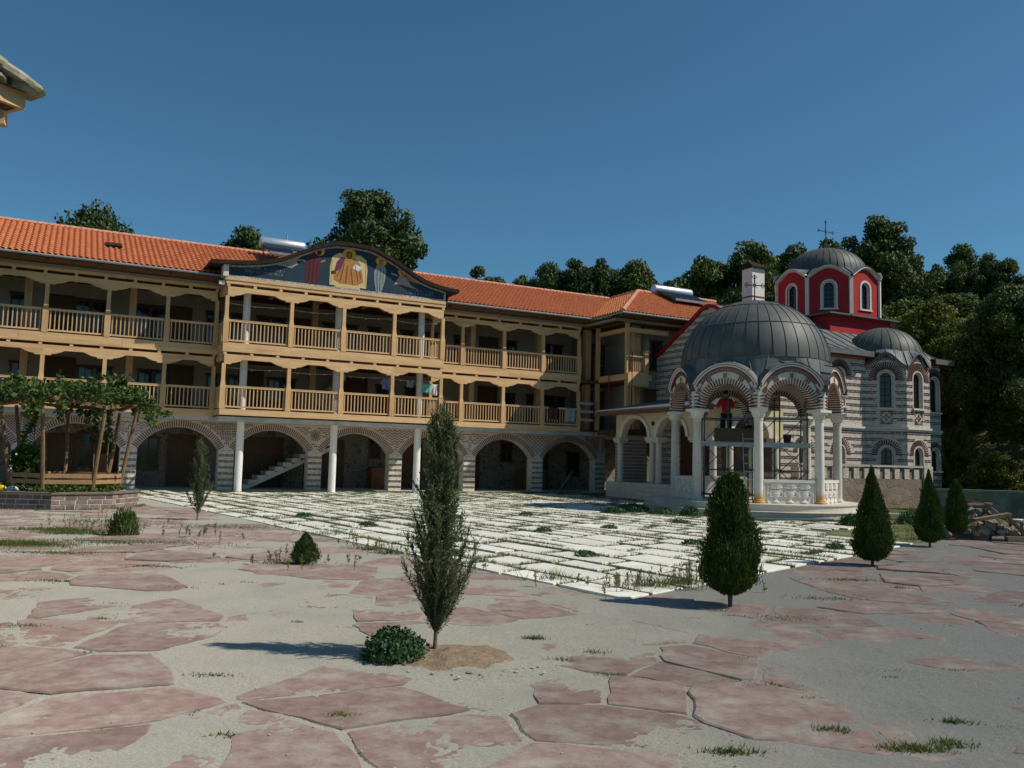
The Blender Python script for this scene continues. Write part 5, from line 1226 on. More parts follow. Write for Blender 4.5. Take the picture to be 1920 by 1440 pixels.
def tree_meshes(seed, h, rx, leaf, lm, nclump=70, per=90, ls=.20, open_=.0, low=.28, cs_k=.26):
    g = np.random.default_rng(seed); b = MB(); tips = []; th = h*low
    tr = [Vector((0, 0, -.4))]
    for k in range(1, 6): tr.append(Vector((g.normal(0, .012)*h, g.normal(0, .012)*h, h*.70*k/5)))
    b.tube(tr, [h*.030*(1-.14*k) for k in range(6)], 8)
    for k in range(9):
        t = low+.5*(k/9); base = tr[0].lerp(tr[-1], 0) if False else Vector((0, 0, 0)); q = min(t, .69)*5/.70; i = min(int(q), 4); base = tr[i].lerp(tr[i+1], q-i)
        a = k*2.4+g.normal(0, .3); limb(b, g, base, (math.cos(a), math.sin(a), .35+.9*(k/9)), h*.27*(1.15-.5*k/9), h*.011, 1, tips)
    trunk = b.mesh('trunk', M['bark'])
    cs = []
    for k in range(nclump):                                # clumps follow an uneven envelope
        z = g.uniform(low*.9, 1.0)**.9; zz = (z-low*.9)/(1-low*.9); env = math.sin(math.pi*min(1, .12+.88*zz)**.85)**.6; a = g.uniform(0, 6.28)
        lob = .72+.30*math.sin(a*2+seed)+.16*math.sin(a*5+seed*2+z*7); rr = rx*max(env, .12)*lob*g.uniform(.45, 1.05)
        cs.append((rr*math.cos(a), rr*math.sin(a), z*h*.97, g.uniform(.55, 1.1)))
    for p, L in tips:
        if g.random() < .8-open_: cs.append((p.x, p.y, min(p.z, h), g.uniform(.6, 1.0)))
    cs = np.array(cs); R0 = rx*cs_k; CC_ = []; NN = []
    for (x, y_, z, s_) in cs:
        n = int(per*s_); d = rdir(g, n); rad = R0*s_*g.uniform(.35, 1.0, n)**.6; q = d*rad[:, None]*np.array([1.15, 1.15, .72]); CC_.append(q+np.array([x, y_, z])); NN.append(d)
    C = np.concatenate(CC_); Nn = np.concatenate(NN); D = rdir(g, len(C)); D[:, 2] -= .35
    sz = g.uniform(.6, 1.25, len(C))*ls
    V, F = cards(C, D, Nn+rdir(g, len(C))*.6, sz, sz*.62)
    return trunk, np_mesh('crown', V, F, lm)
VAR = [tree_meshes(1, 8.5, 3.0, None, M['leaf'], 80, 170, .125), tree_meshes(2, 8.5, 2.6, None, M['leafdark'], 76, 170, .12), tree_meshes(3, 8.5, 2.2, None, M['leafdark'], 60, 170, .115, low=.2), tree_meshes(4, 8.5, 3.2, None, M['leafyel'], 84, 170, .125, low=.2), tree_meshes(5, 8.5, 2.4, None, M['leaf'], 66, 170, .12, low=.15)]
SCRUB = tree_meshes(8, 3.2, 2.1, None, M['leafyel'], 50, 150, .085, low=.08)
BIG = tree_meshes(11, 14.0, 5.2, None, M['leafdark'], 64, 330, .15, .3, .40, cs_k=.20); OAK = tree_meshes(12, 11.5, 4.7, None, M['leaf'], 130, 330, .115, low=.30, cs_k=.22); DOME = tree_meshes(13, 9, 4.2, None, M['leafdark'], 110, 200, .13, low=.2); CHT = tree_meshes(14, 10.5, 3.9, None, M['leaf'], 76, 300, .135, .2, .25, cs_k=.22)
def tree(ms, x, y_, ztop, h0, w, w0, label, group=None, name='broadleaf_tree', rz=None, hmin=3.0):
    z0 = hz(x, y_)-.15; h = max(ztop-z0, hmin); o = thing(name, label, 'tree', (x, y_, z0), rnd.uniform(0, 6.28) if rz is None else rz, group)
    s_ = h/h0; sw = max(min(w/w0, s_*1.6), s_*.8); put('trunk', ms[0], o, scale=(sw, sw, s_)); put('crown', ms[1], o, scale=(sw, sw, s_)); return o
tree(BIG, -10.4, 60, 20.4, 14.0, 11.4, 10.4, 'tall ragged dark tree rising behind the painted pediment', rz=.4, name='tall_tree')
tree(DOME, -32.7, 65, 20.3, 9, 5.6, 8.4, 'round dark tree showing over the left end of the tiled ridge', rz=1.0)
tree(CHT, 29.6, 68, 21.9, 10.5, 4.9, 7.2, 'tall spreading tree standing right behind the church drum cross', rz=2.0, name='tall_tree')
tree(OAK, 24.3, 41.0, 10.6, 11.5, 6.6, 9.4, 'large leafy tree with dark trunk beside the church east end', rz=.6, name='walnut_tree')
tree(OAK, 27.6, 43.5, 11.2, 11.5, 7.4, 9.4, 'broad dark tree at the edge behind the grey retaining wall', rz=2.6, name='walnut_tree')
SKY_T = [(-28.9,90,25.4,3.4),(-3.4,80,19.8,1.6),(.7,85,20.2,3.6),(3.2,80,20.1,2.3),(5.8,80,20.6,2.5),(8.2,80,20.9,3.7),(11.5,80,20.5,3),(14.4,78,18.4,3.8),(16.8,75,20.3,4),(21.2,75,21.2,5.6),(26.7,80,22.6,2.3),(27.0,72,21.3,2.5),(37.2,85,23.1,2.7),(39.7,85,23.9,2.4),(47.8,95,24.9,3.6),(48.0,90,25.6,2.3),(48.0,85,23.5,3.5),(50.1,85,23.3,3.5)]
vi = 0
LAB = ['mid green leafy tree on the wooded hill behind the roofs', 'dark green dense tree on the wooded hill behind the roofs', 'narrow dark tree on the wooded hill behind the roofs', 'yellow green bushy tree on the wooded hill behind the roofs', 'slim mid green tree on the wooded hill behind the roofs']
def PL(t): return 'on the hill behind the tiled roof left of the pediment' if t < -.2 else 'on the hill behind the tiled roof right of the pediment' if t < .1 else 'on the hill behind the hipped corner roof' if t < .23 else 'on the hill behind the white chimney' if t < .31 else 'on the hill behind the red church drum' if t < .43 else 'on the hill beyond the east end of the church'
def hill_tree(x, y_, ztop, w, v):
    tree(VAR[v], x, y_, ztop, 8.5, w, [6, 5.2, 4.4, 6.4, 4.8][v], LAB[v].replace('on the wooded hill behind the roofs', PL(x/y_)), LAB[v].split(' tree')[0]+' trees '+PL(x/y_), 'hill_tree')
for (x, y_, zt, w) in SKY_T: hill_tree(x, y_, zt, max(w, 4.4), [0, 2, 4, 0, 1, 4][vi % 6]); vi += 1
rt_ = random.Random(77); spots = []
for tries in range(1500):
    y_ = rt_.uniform(48, 100); x = rt_.uniform(-.03, .66)*y_; s_, d_ = sd(x, y_); q = max(-d_-9.5, s_-37.5)
    if q < 3.5 or x/y_ > .64: continue
    if any(math.hypot(x-a, y_-b) < 3.3 for a, b in spots): continue
    spots.append((x, y_)); gz0 = hz(x, y_)
    cap = 1.6+(861-(528 if x/y_ < .2 else 512 if x/y_ < .4 else 545)+25*x/y_*.6)*y_/1600       # keep below the skyline trees
    top = min(gz0+rt_.uniform(5.5, 9.5), cap+rt_.uniform(-1.0, .6))
    if top-gz0 < 3.0: continue
    hill_tree(x, y_, top, rt_.uniform(5.0, 7.5), rt_.choice([0, 0, 1, 3, 3, 4, 3]) if x/y_ < .4 else rt_.choice([3, 3, 0, 3]))
    if len(spots) > 130: break
for (x, y_, zt) in [(-1.6,82,19.2),(1.9,84,19.6),(4.6,84,19.8),(7.0,83,20.2),(10.0,83,20.2),(13.0,82,19.6),(15.8,80,19.2),(18.9,78,20.0),(24.0,80,21.3),(33.5,84,22.0),(36,88,22.4),(42.5,88,22.6),(45,90,23.2)]: hill_tree(x, y_, zt, 5.0, rt_.choice([0, 1, 4]))
for k in range(26):                                       # left horizon, low
    y_ = rt_.uniform(70, 95); x = rt_.uniform(-.62, -.1)*y_; hill_tree(x, y_, min(hz(x, y_)+rt_.uniform(4, 6), 1.6+(861-470-(960+x/y_*1600)*.09+10)*y_/1600), 4.5, rt_.choice([0, 1, 4]))
for k, (x, y_, h, w) in enumerate([(22.0,38.6,2.6,3.0),(24.5,39.5,3.0,3.4),(26.6,38.8,2.4,3.2),(20.9,42.2,2.4,2.6),(23.2,44.5,3.2,3.6),(28.5,40.5,3.2,3.6),(21.6,35.0,1.7,2.2),(24.0,35.2,1.9,2.6),(26.5,34.6,1.8,2.6)]):
    tree(SCRUB, x, y_, hz(x, y_)+h, 3.2, w, 4.2, 'scrubby bush on the bank behind the grey retaining wall', 'bushes on the bank', 'bank_bush', hmin=1.0)

# ---- thujas
def conifer(seed, prof, h, n, ls, lm, skirt=.09):
    g = np.random.default_rng(seed); zs = np.array([p[0] for p in prof]); rs = np.array([p[1] for p in prof])
    z = g.uniform(zs[0], zs[-1], n*3); r_ = np.interp(z, zs, rs); k = g.random(n*3) < (r_/rs.max())*.9+.1; z, r_ = z[k][:n], r_[k][:n]; n = len(z); a = g.uniform(0, 2*np.pi, n)
    lump = 1+.34*(fbm(a*1.6+7, z*7, 3, seed)-.5)*2; rad = r_*lump*np.clip(g.normal(.90, .13, n), .45, 1.16)
    C = np.stack([rad*np.cos(a), rad*np.sin(a), z], 1)*h; out = np.stack([np.cos(a), np.sin(a), np.zeros(n)], 1)
    D = out*g.uniform(.1, .8, n)[:, None]+np.array([0, 0, 1.0])+rdir(g, n)*.45; tang = np.stack([-np.sin(a), np.cos(a), np.zeros(n)], 1)
    Nn = out*.4+tang*g.normal(0, 1, n)[:, None]+rdir(g, n)*.3; L = g.uniform(.6, 1.3, n)*ls
    V, F = cards(C, D, Nn, L, L*.27, .1)
    crown = np_mesh('crown', V, F, lm)
    core = MB(); core.lathe([(0, zs[0]*h)]+[(r1*h*.66, z1*h) for z1, r1 in prof], 14)
    b = MB()
    for k in range(7):
        t = k*.9; b.tube([(.012*math.cos(t), .012*math.sin(t), -.03), (.025*math.cos(t), .025*math.sin(t), h*.1), (.06*math.cos(t), .06*math.sin(t), h*.24)], [.016, .012, .008], 5)
    return b.mesh('stems', M['bark']), crown, core.mesh('inner_foliage', M['leafdark'], True)
TA = conifer(1, [(.09,.06),(.13,.17),(.2,.25),(.30,.265),(.45,.24),(.60,.205),(.75,.165),(.86,.13),(.94,.095),(.98,.06),(1.0,.02)], 1.5, 19000, .026, M['thuja'])
TB = conifer(2, [(.06,.08),(.1,.17),(.2,.225),(.32,.21),(.48,.175),(.65,.125),(.8,.075),(.92,.032),(1.0,.004)], 1.5, 15000, .026, M['thuja'])
def conifer_thing(ms, name, label, x, y_, s_, sw, group=None, rz=0):
    o = thing(name, label, 'shrub' if 'shrub' in label else 'tree', (x, y_, 0), rz, group)
    for nm, m_ in zip(('stems', 'crown', 'inner_foliage'), ms): put(nm, m_, o, scale=(s_*sw, s_*sw, s_))
    return o
conifer_thing(TA, 'thuja_tree', 'dense dark green thuja with blunt top at the near corner of the white slabs', 2.54, 9.87, 1.01, .80)
conifer_thing(TB, 'thuja_tree', 'pointed dark thuja standing on the slab edge in front of the parapet wall', 5.99, 14.2, 1.09, .76, rz=1)
conifer_thing(TB, 'thuja_tree', 'pointed thuja with bare lower stems by the church end pier', 8.82, 18.05, 1.07, .76, rz=2.5)
conifer_thing(TA, 'thuja_tree', 'slim blunt thuja touching the rubble heap', 10.4, 20.0, .93, .66, rz=4)
DW = conifer(5, [(.06,.15),(.12,.36),(.25,.42),(.4,.37),(.55,.30),(.62,.31),(.75,.22),(.9,.12),(1.0,.02)], .46, 5000, .016, M['thuja'])
conifer_thing(DW, 'dwarf_conifer', 'tiny rounded green dwarf conifer on the red flagstones', -2.96, 12.63, 1, 1)

# ---- feathery junipers
def juniper(seed, h, nb):
    g = np.random.default_rng(seed); b = MB(); b.tube([(0,0,-.05),(.006,0,.2),(-.006,.004,h*.5),(0,0,h*.97)], [.020,.015,.009,.003], 7)
    zp = np.array([.08,.16,.3,.45,.6,.72,.85,.95,1.0]); rp = np.array([.05,.15,.265,.30,.275,.22,.14,.07,.02])
    C = []; D = []; tw = []
    for k in range(nb):
        z0 = h*(.075+.78*(k/nb)**1.35); a = k*2.39996+g.normal(0, .3); L = h*g.uniform(.18, .38)*(1.1-.55*k/nb); inc = g.uniform(.40, .80)*(1-.45*k/nb)
        p = np.array([0, 0, z0]); dv = np.array([math.cos(a)*math.sin(inc), math.sin(a)*math.sin(inc), math.cos(inc)]); pts = [Vector(p)]; ns = 7
        for j in range(ns):
            dv = dv+np.array([0, 0, .07])+g.normal(0, .05, 3); dv /= np.linalg.norm(dv); p = p+dv*L/ns
            rr = math.hypot(p[0], p[1]); lim = np.interp(p[2]/h, zp, rp)*1.05
            if rr > lim and rr > 0: p[0] *= lim/rr; p[1] *= lim/rr
            pts.append(Vector(p))
        b.tube(pts, [.0055*(1-.75*j/ns) for j in range(ns+1)], 4, cap=False)
        for j in range(1, ns+1):
            for q in range(8):
                td = dv*.9+g.normal(0, .42, 3)+np.array([0, 0, .35]); td /= np.linalg.norm(td); tl = g.uniform(.045, .115); base = np.array(pts[j])-dv*g.uniform(0, L/ns)
                nn_ = 9
                for w_ in range(nn_):
                    c = base+td*tl*(w_+.5)/nn_; d = td*.8+g.normal(0, .5, 3); C.append(c+d*.006); D.append(d)
    C = np.array(C); D = np.array(D); L = g.uniform(.009, .018, len(C)); V, F = cards(C, D, rdir(g, len(C)), L, L*.27, .1)
    return b.mesh('branches', M['bark']), np_mesh('foliage', V, F, M['juniper'])
JU = juniper(3, 1.97, 112); JU2 = juniper(8, 1.9, 60)
def jun(ms, label, x, y_, z, s_=1, rz=0):
    o = thing('juniper', label, 'tree', (x, y_, z), rz); put('branches', ms[0], o, scale=s_); put('foliage', ms[1], o, scale=s_)
jun(JU, 'feathery grey green juniper sapling planted in a mound of bare soil', -.57, 7.03, .03)
jun(JU2, 'slim upright juniper sapling at the edge of the white slabs near the planter', -7.29, 20.19, 0, .98, 1)

# ---- leafy clumps and weeds
def leaf_clump(name, label, x, y_, r_, h, n, ls, lm, cat='plant', group=None, up=.5, seed=1, z=0, wr=.75):
    g = np.random.default_rng(seed); d = rdir(g, n); d[:, 2] = np.abs(d[:, 2]); C = d*np.array([r_, r_, h])*np.clip(g.normal(.9, .12, n), .35, 1.1)[:, None]*(1+.3*(fbm(d[:, 0]*3+5, d[:, 1]*3+d[:, 2]*2, 2, seed)-.5))[:, None]
    D = d*.4+rdir(g, n)*.8+np.array([0, 0, up]); L = g.uniform(.6, 1.25, n)*ls; V, F = cards(C, D, d+rdir(g, n)*.5, L, L*wr, .2)
    o = thing(name, label, cat, (x, y_, z), 0, group); put('leaves', np_mesh('leaves', V, F, lm), o)
    b = MB()
    for k in range(9): t = k*.7; b.tube([(.01*math.cos(t), .01*math.sin(t), -.02), (r_*.5*math.cos(t), r_*.5*math.sin(t), h*.6)], .004, 4)
    b.build('stems', M['bark'], o); return o
leaf_clump('leafy_plant', 'dark green rounded leafy plant at the foot of the near juniper', -.86, 6.86, .26, .23, 2800, .018, M['weed'], seed=4)
leaf_clump('young_shrub', 'small yellow green upright shrub on the flagstones before the stone planter', -7.25, 16.25, .27, .46, 1500, .042, M['vine'], 'shrub', up=2.0, seed=5, wr=.28)
for k, (x, y_, r_) in enumerate([(.79,19.2,.2),(1.32,14.44,.2),(3.66,17.08,.22),(6.4,16.9,.2),(-1.0,16.5,.16),(3.2,13.6,.12),(2.4,20.5,.2),(-3.2,19.6,.2),(-5.2,22.0,.22),(-1.4,22.6,.2),(5.3,20.8,.2),(4.6,23.0,.24),(.5,24.5,.22),(-.9,14.2,.18)]):
    leaf_clump('weed_clump', 'low green weed clump growing in a joint of the white slabs', x, y_, r_, .09, 320, .022, M['weed'], 'weed', 'weed clumps among the white slabs', seed=20+k, z=.02)
for k, (x, y_, r_, h) in enumerate([(4.0,27.6,.55,.28),(4.75,26.7,.4,.2),(3.3,26.9,.4,.16),(5.5,26.2,.3,.3),(9.6,24.0,.35,.3),(12.0,25.5,.5,.35)]):
    leaf_clump('weed_clump', 'bushy green weeds beside the pavilion steps', x, y_, r_, h, 700, .04, M['weed'], 'weed', 'bushy weeds by the pavilion', seed=50+k, up=1.0)
def tall_weeds(name, label, spots, seed):
    g = np.random.default_rng(seed); C = []; D = []; b = MB()
    for (x, y_, h) in spots:
        ln = g.normal(0, .12, 2); b.tube([(x, y_, 0), (x+ln[0]*h*.5, y_+ln[1]*h*.5, h*.5), (x+ln[0]*h, y_+ln[1]*h, h)], [.004, .003, .0015], 4)
        for q in range(26):
            t = g.uniform(.2, 1); C.append((x+ln[0]*h*t, y_+ln[1]*h*t, h*t)); d = g.normal(0, 1, 3); d[2] = abs(d[2])+.4; D.append(d)
    C = np.array(C); D = np.array(D); D = D/np.linalg.norm(D, axis=1, keepdims=True); L = g.uniform(.012, .03, len(C)); V, F = cards(C+D*L[:, None], D, rdir(g, len(C)), L, L*.3)
    o = thing(name, label, 'weed', (0, 0, 0)); b.build('stalks', M['drygrass'], o); put('leaves', np_mesh('leaves', V, F, M['drygrass']), o)
g9 = random.Random(9)
tall_weeds('tall_weeds', 'thin dry stalks of weeds at the near corner of the white slabs', [(1.5+g9.gauss(0, .5), 11.0+g9.gauss(0, .35), g9.uniform(.1, .3)) for _ in range(26)]+[(2.35+g9.gauss(0, .15), 11.1+g9.gauss(0, .15), g9.uniform(.15, .4)) for _ in range(18)], 1)
tall_weeds('tall_weeds', 'sparse weed stalks along the slab edge left of the near juniper', [(-.3-t*1.9+g9.gauss(0, .15), 12.0+t*2.6+g9.gauss(0, .2), g9.uniform(.08, .28)) for t in [g9.random()*1.6 for _ in range(26)]], 2)
tall_weeds('tall_weeds', 'weed stalks around the tiny dwarf conifer', [(-3.1+g9.gauss(0, .6), 12.7+g9.gauss(0, .4), g9.uniform(.06, .22)) for _ in range(22)], 3)
tall_weeds('tall_weeds', 'tall thin weeds beside the small yellow green shrub', [(-8.1+g9.gauss(0, .3), 16.4+g9.gauss(0, .3), g9.uniform(.15, .5)) for _ in range(16)]+[(-6.2+g9.gauss(0, .6), 16.6+g9.gauss(0, .6), g9.uniform(.1, .25)) for _ in range(18)], 4)
# ================================================================ objects
# ---- stone planter and pergola
M['railwood'] = mat('brown_board', (.30,.175,.08), (.40,.25,.125), 4, .8, .3, 25, stretch=(3,3,3))
pln = thing('stone_planter', 'octagonal low planter of grey and brown stone blocks with white mortar', 'planter', (PLN[0], PLN[1], 0))
PRr = 1.95; PA = R(-70)
blk = [mat('planter_block', (.17,.125,.10), (.27,.21,.17), 5, .9, .5, 20, rand=.35)]
pv = [(PRr*math.cos(PA+k*math.pi/4), PRr*math.sin(PA+k*math.pi/4)) for k in range(8)]
r6 = random.Random(6)
core = MB()
for k in range(8):
    a, b = Vector(pv[k]), Vector(pv[(k+1) % 8]); ia, ib = a*.86, b*.86; core.add([(a.x,a.y,0),(b.x,b.y,0),(b.x,b.y,.40),(a.x,a.y,.40),(ia.x,ia.y,0),(ib.x,ib.y,0),(ib.x,ib.y,.40),(ia.x,ia.y,.40)], [(0,1,2,3),(4,7,6,5),(3,2,6,7)])
core.build('mortar_core', mat('white_mortar', (.52,.50,.46), (.62,.60,.56), 8, .95, .4, 30), pln)
for k in range(8):
    a, b = Vector(pv[k]), Vector(pv[(k+1) % 8]); d = (b-a); L = d.length; d.normalize(); nrm = Vector((d.y, -d.x)); an = math.atan2(d.y, d.x)
    if (a+b).y > 1.2: continue
    for row in range(3):
        x = r6.uniform(-.15, 0)
        while x < L:
            w = r6.uniform(.22, .42); x0, x1 = max(x+.015, 0), min(x+w-.015, L); x += w
            if x1-x0 < .06: continue
            m_ = MB(); e = .006+r6.random()*.008; m_.frame((0,0,0), (1,0,0), (0,1,0), (0,0,1), x1-x0, .08, .105+r6.uniform(-.012, .01)); c = a+d*(x0+x1)/2
            m_.build('stone_block', blk[0], pln, loc=(c.x-nrm.x*(.04-e), c.y-nrm.y*(.04-e), .065+row*.128), rz=an)
    m_ = MB(); m_.frame((0,0,0), (1,0,0), (0,1,0), (0,0,1), L+.05, .30, .04); c = (a+b)/2; m_.build('coping', mat('coping_slate', (.16,.12,.09), (.24,.19,.14), 5, .9, .3, 20), pln, loc=(c.x-nrm.x*.10, c.y-nrm.y*.10, .422), rz=an)
m_ = MB(); m_.lathe([(0,.34),(1.7,.33)], 24); m_.build('planter_soil', M['soil'], pln)
per = thing('pergola', 'rough timber pergola with splayed posts standing in the stone planter', 'pergola', (PLN[0]+.10, PLN[1]-.05, .30))
tops = []
for k in range(7):
    a = R(-86)+k*2*math.pi/7; b0_, t0_ = 1.32, 1.72; p = Vector((b0_*math.cos(a), b0_*math.sin(a), -.1)); q = Vector((t0_*math.cos(a), t0_*math.sin(a), 2.42+.12*math.sin(a*3))); m_ = MB(); m_.tube([p, p.lerp(q, .5)+Vector((.02*math.sin(k*5), .02, 0)), q], [.058, .054, .048], 8); m_.build('post', M['oldwood'], per); tops.append(q)
for k in range(7):
    p, q = tops[k]*1.03, tops[(k+1) % 7]*1.03; p.z += .04; q.z += .04; m_ = MB(); m_.beam(p+(p-q)*.06, q+(q-p)*.06, .10, .09); m_.build('top_beam', M['oldwood'], per)
    p2 = tops[k]; m_ = MB(); m_.tube([p2+Vector((0,0,.10)), Vector((0,0,2.72))], [.035,.03], 6); m_.build('roof_pole', M['oldwood'], per)
    pa, pb2 = Vector((1.36*math.cos(R(-86)+k*2*math.pi/7), 1.36*math.sin(R(-86)+k*2*math.pi/7), 0)), Vector((1.36*math.cos(R(-86)+(k+1)*2*math.pi/7), 1.36*math.sin(R(-86)+(k+1)*2*math.pi/7), 0))
    for z_ in (.40, .56):
        m_ = MB(); m_.beam(pa*1.04+Vector((0,0,z_)), pb2*1.04+Vector((0,0,z_)), .035, .11); m_.build('rail_board', M['railwood'], per)
vin = thing('grape_vine', 'leafy grape vine spreading over the pergola top and trailing down', 'vine', (PLN[0]+.10, PLN[1]-.05, .30))
g = np.random.default_rng(40); Cv = []
n = 2600; a = g.uniform(0, 6.28, n); rr = 1.95*np.sqrt(g.random(n)); hgt = 2.62+.42*fbm(rr*np.cos(a)*1.6+4, rr*np.sin(a)*1.6, 3, 9)+g.normal(0, .11, n); Cv.append(np.stack([rr*np.cos(a), rr*np.sin(a), hgt], 1))
stems = MB()
def shoot(p, d, L, nl, sag=.25):
    pts = [np.array(p, float)]; d = np.array(d, float); d /= np.linalg.norm(d)
    for k in range(8): d = d+g.normal(0, .12, 3)-np.array([0, 0, sag/8]); d /= np.linalg.norm(d); pts.append(pts[-1]+d*L/8)
    stems.tube([Vector(q) for q in pts], [.010]*8+[.004], 4, cap=False)
    t = g.uniform(0, 7.99, nl); i = t.astype(int); P = np.array(pts); Cv.append(P[i]+(P[i+1]-P[i])*(t-i)[:, None]+g.normal(0, .055, (nl, 3)))
for k in range(16): a_ = g.uniform(0, 6.28); shoot((1.1*math.cos(a_), 1.1*math.sin(a_), 2.75), (math.cos(a_)*.5, math.sin(a_)*.5, 1), g.uniform(.5, .9), 60, .6)
for k in range(22): a_ = g.uniform(0, 6.28); shoot((1.7*math.cos(a_), 1.7*math.sin(a_), 2.7), (math.cos(a_), math.sin(a_), -.3), g.uniform(.4, 1.0), 55, 1.6)
shoot((1.6, -.1, 2.65), (1, -.15, .05), 1.3, 150, .35); shoot((1.5, -.4, 2.6), (1, -.3, .0), 1.0, 120, .5); shoot((-1.5, -.6, 2.6), (-1, -.3, .0), .9, 120, .5)
for (x, y_) in ((.45, .5), (-.8, -.3), (1.0, .2)): stems.tube([(x*1.1, y_*1.1, .0), (x*.95+.05, y_, .9), (x, y_*1.1, 1.8), (x*.9, y_, 2.65)], [.028, .024, .022, .016], 6); shoot((x, y_, 2.5), (.2, -.2, -1), 1.1, 130, .4)
nb3 = 800; q = rdir(g, nb3)*np.array([.42, .42, .62])*g.random((nb3, 1))**.35+np.array([-.82, -.55, .85]); Cv.append(q)
C = np.concatenate(Cv); n = len(C); D = rdir(g, n); D[:, 2] -= .3; Ls = g.uniform(.045, .085, n); V, F = cards(C, D, rdir(g, n)+np.array([0, 0, 1.2]), Ls, Ls*.85, .3)
tag(stems.build('stems', M['bark'], vin), kind='stuff'); put('leaves', np_mesh('leaves', V, F, M['vine']), vin)
g = np.random.default_rng(44); n = 1500; a = g.uniform(0, 6.28, n); rr = 1.6*np.sqrt(g.random(n)); C = np.stack([rr*np.cos(a), rr*np.sin(a), .05+.22*g.random(n)], 1); D = rdir(g, n); D[:, 2] = abs(D[:, 2]); V, F = cards(C, D, rdir(g, n)+np.array([0, 0, 1]), np.full(n, .05), np.full(n, .03), .2)
gc = put('planter_plants', np_mesh('planter_plants', V, F, M['vine']), None, (PLN[0], PLN[1], .33)); tag(gc, 'low yellow green plants covering the planter soil', 'plants', kind='stuff')
def sack(name, label, x, y_, z, s_, c1, c2):
    m_ = MB(); V = []
    prof = [(0,0),(.8,.02),(1,.25),(.95,.55),(.6,.8),(.22,.92),(.3,1.1),(.12,1.12)]
    m_.lathe(prof, 14); V = [(p[0]*s_*(1+.15*math.sin(p[2]*7+p[1]*3))*1.1, p[1]*s_*.8*(1+.12*math.sin(p[0]*5)), p[2]*s_*1.05+.03*s_*math.sin(p[0]*9)) for p in m_.v]; m_.v = V
    o = m_.build(name, mat(name, c1, c2, 6, .45, .4, 14), None, True, loc=(x, y_, z)); tag(o, label, 'sack')
sack('plastic_sack', 'bright yellow plastic sack on the planter rim', -13.55, 22.85, .42, .19, (.55,.42,.015), (.68,.55,.03)); sack('plastic_sack', 'white plastic sack beside the yellow one on the planter rim', -13.1, 22.7, .42, .15, (.55,.56,.58), (.68,.68,.68))

# ---- scaffold in the pavilion
sc = thing('scaffold', 'grey green tube scaffold with plank decks inside the pavilion', 'scaffold', (PAV[0], PAV[1], .42), R(-8))
def pole(p, q, r_=.026, m_='steel', nm='scaffold_pole'):
    b = MB(); b.tube([p, q], r_, 7); return b.build(nm, M[m_], sc)
PX_ = (-1.75, -.95, -.15, .75, 1.65); 
for x in PX_:
    for y_ in (-.55, .55):
        if abs(x) > 1.7 and abs(y_) > 1.5: continue
        pole((x, y_, 0), (x, y_, 3.55 if abs(x) < 1.2 else 3.15))
for z in (.15, 1.0, 1.88, 2.75):
    for y_ in (-.55, .55): pole((-1.8, y_+.03, z), (1.7, y_+.03, z), .020, 'steel', 'ledger')
    for x in PX_: pole((x+.03, -.6, z+.04), (x+.03, .6, z+.04), .018, 'steel', 'transom')
for i in range(4):
    x0, x1 = PX_[i], PX_[i+1]
    for z in (.15, 1.0): pole((x0, -.59, z), (x1, -.59, z+.85), .014, 'steel', 'brace'); pole((x1, -.60, z), (x0, -.60, z+.85), .014, 'steel', 'brace')
    pole((x0, .59, 1.9), (x1, .59, 2.75), .014, 'steel', 'brace')
for y_ in (-.45, -.15, .15, .45):
    b = MB(); b.box(-1.85, .38, y_-.14, y_+.14, 1.925, 1.965); b.build('deck_plank', M['galv'], sc); b = MB(); b.box(.40, 1.75, y_-.14, y_+.14, 1.925, 1.965); b.build('deck_plank', M['galv'], sc)
    if y_ > 0: b = MB(); b.box(-1.0, 1.7, y_-.14, y_+.14, 2.82, 2.86); b.build('deck_plank', M['galv'], sc)
b = MB(); b.box(-1.85, 1.75, -.605, -.575, 1.80, 1.96); b.build('toe_board', M['galv'], sc)
ld = thing('ladder', 'grey metal ladder leaning on the scaffold deck', 'ladder', (7.95, 28.45, .42), R(-8))
for x in (-.19, .19): b = MB(); b.tube([(x, -.35, 0), (x, .25, 2.25)], .018, 6); b.build('stile', M['galv'], ld)
for k in range(8): t = (k+.6)/8.3; b = MB(); b.tube([(-.19, -.35+.6*t, 2.25*t), (.19, -.35+.6*t, 2.25*t)], .012, 6); b.build('rung', M['galv'], ld)
bx_ = MB(); bx_.box(-.62, .62, -.02, .02, 0, .42); bx_.box(-.62, .62, .38, .42, 0, .42); bx_.box(-.66, -.621, -.02, .42, 0, .42); bx_.box(.621, .66, -.02, .42, 0, .42); bx_.box(-.66, .66, -.04, .44, .421, .45)
tag(bx_.build('wooden_trestle', mat('dark_box', (.055,.05,.03), (.085,.075,.045), 4, .8), None, loc=(7.62, 28.98, 2.388), rz=R(-8)), 'dark wooden trestle box on the scaffold deck below the man in red', 'trestle')
cb2 = MB(); cb2.box(-.15, .15, -.2, .2, 0, .36); cb2.box(-.17, .17, -.22, .22, .361, .40)
tag(cb2.build('wooden_crate', mat('crate_wood', (.05,.045,.035), (.08,.07,.05), 4, .85), None, loc=(8.36, 29.35, 2.388)), 'dark crate that the seated worker sits on', 'crate')
tag((lambda m_: (m_.lathe([(0,0),(.11,0),(.14,.26),(.145,.27),(.12,.27)], 14), m_.build('bucket', mat('black_plastic', (.02,.02,.02), rough=.5), None, loc=(9.45, 29.2, 2.388)))[1])(MB()), 'black bucket standing on the right part of the scaffold deck', 'bucket')
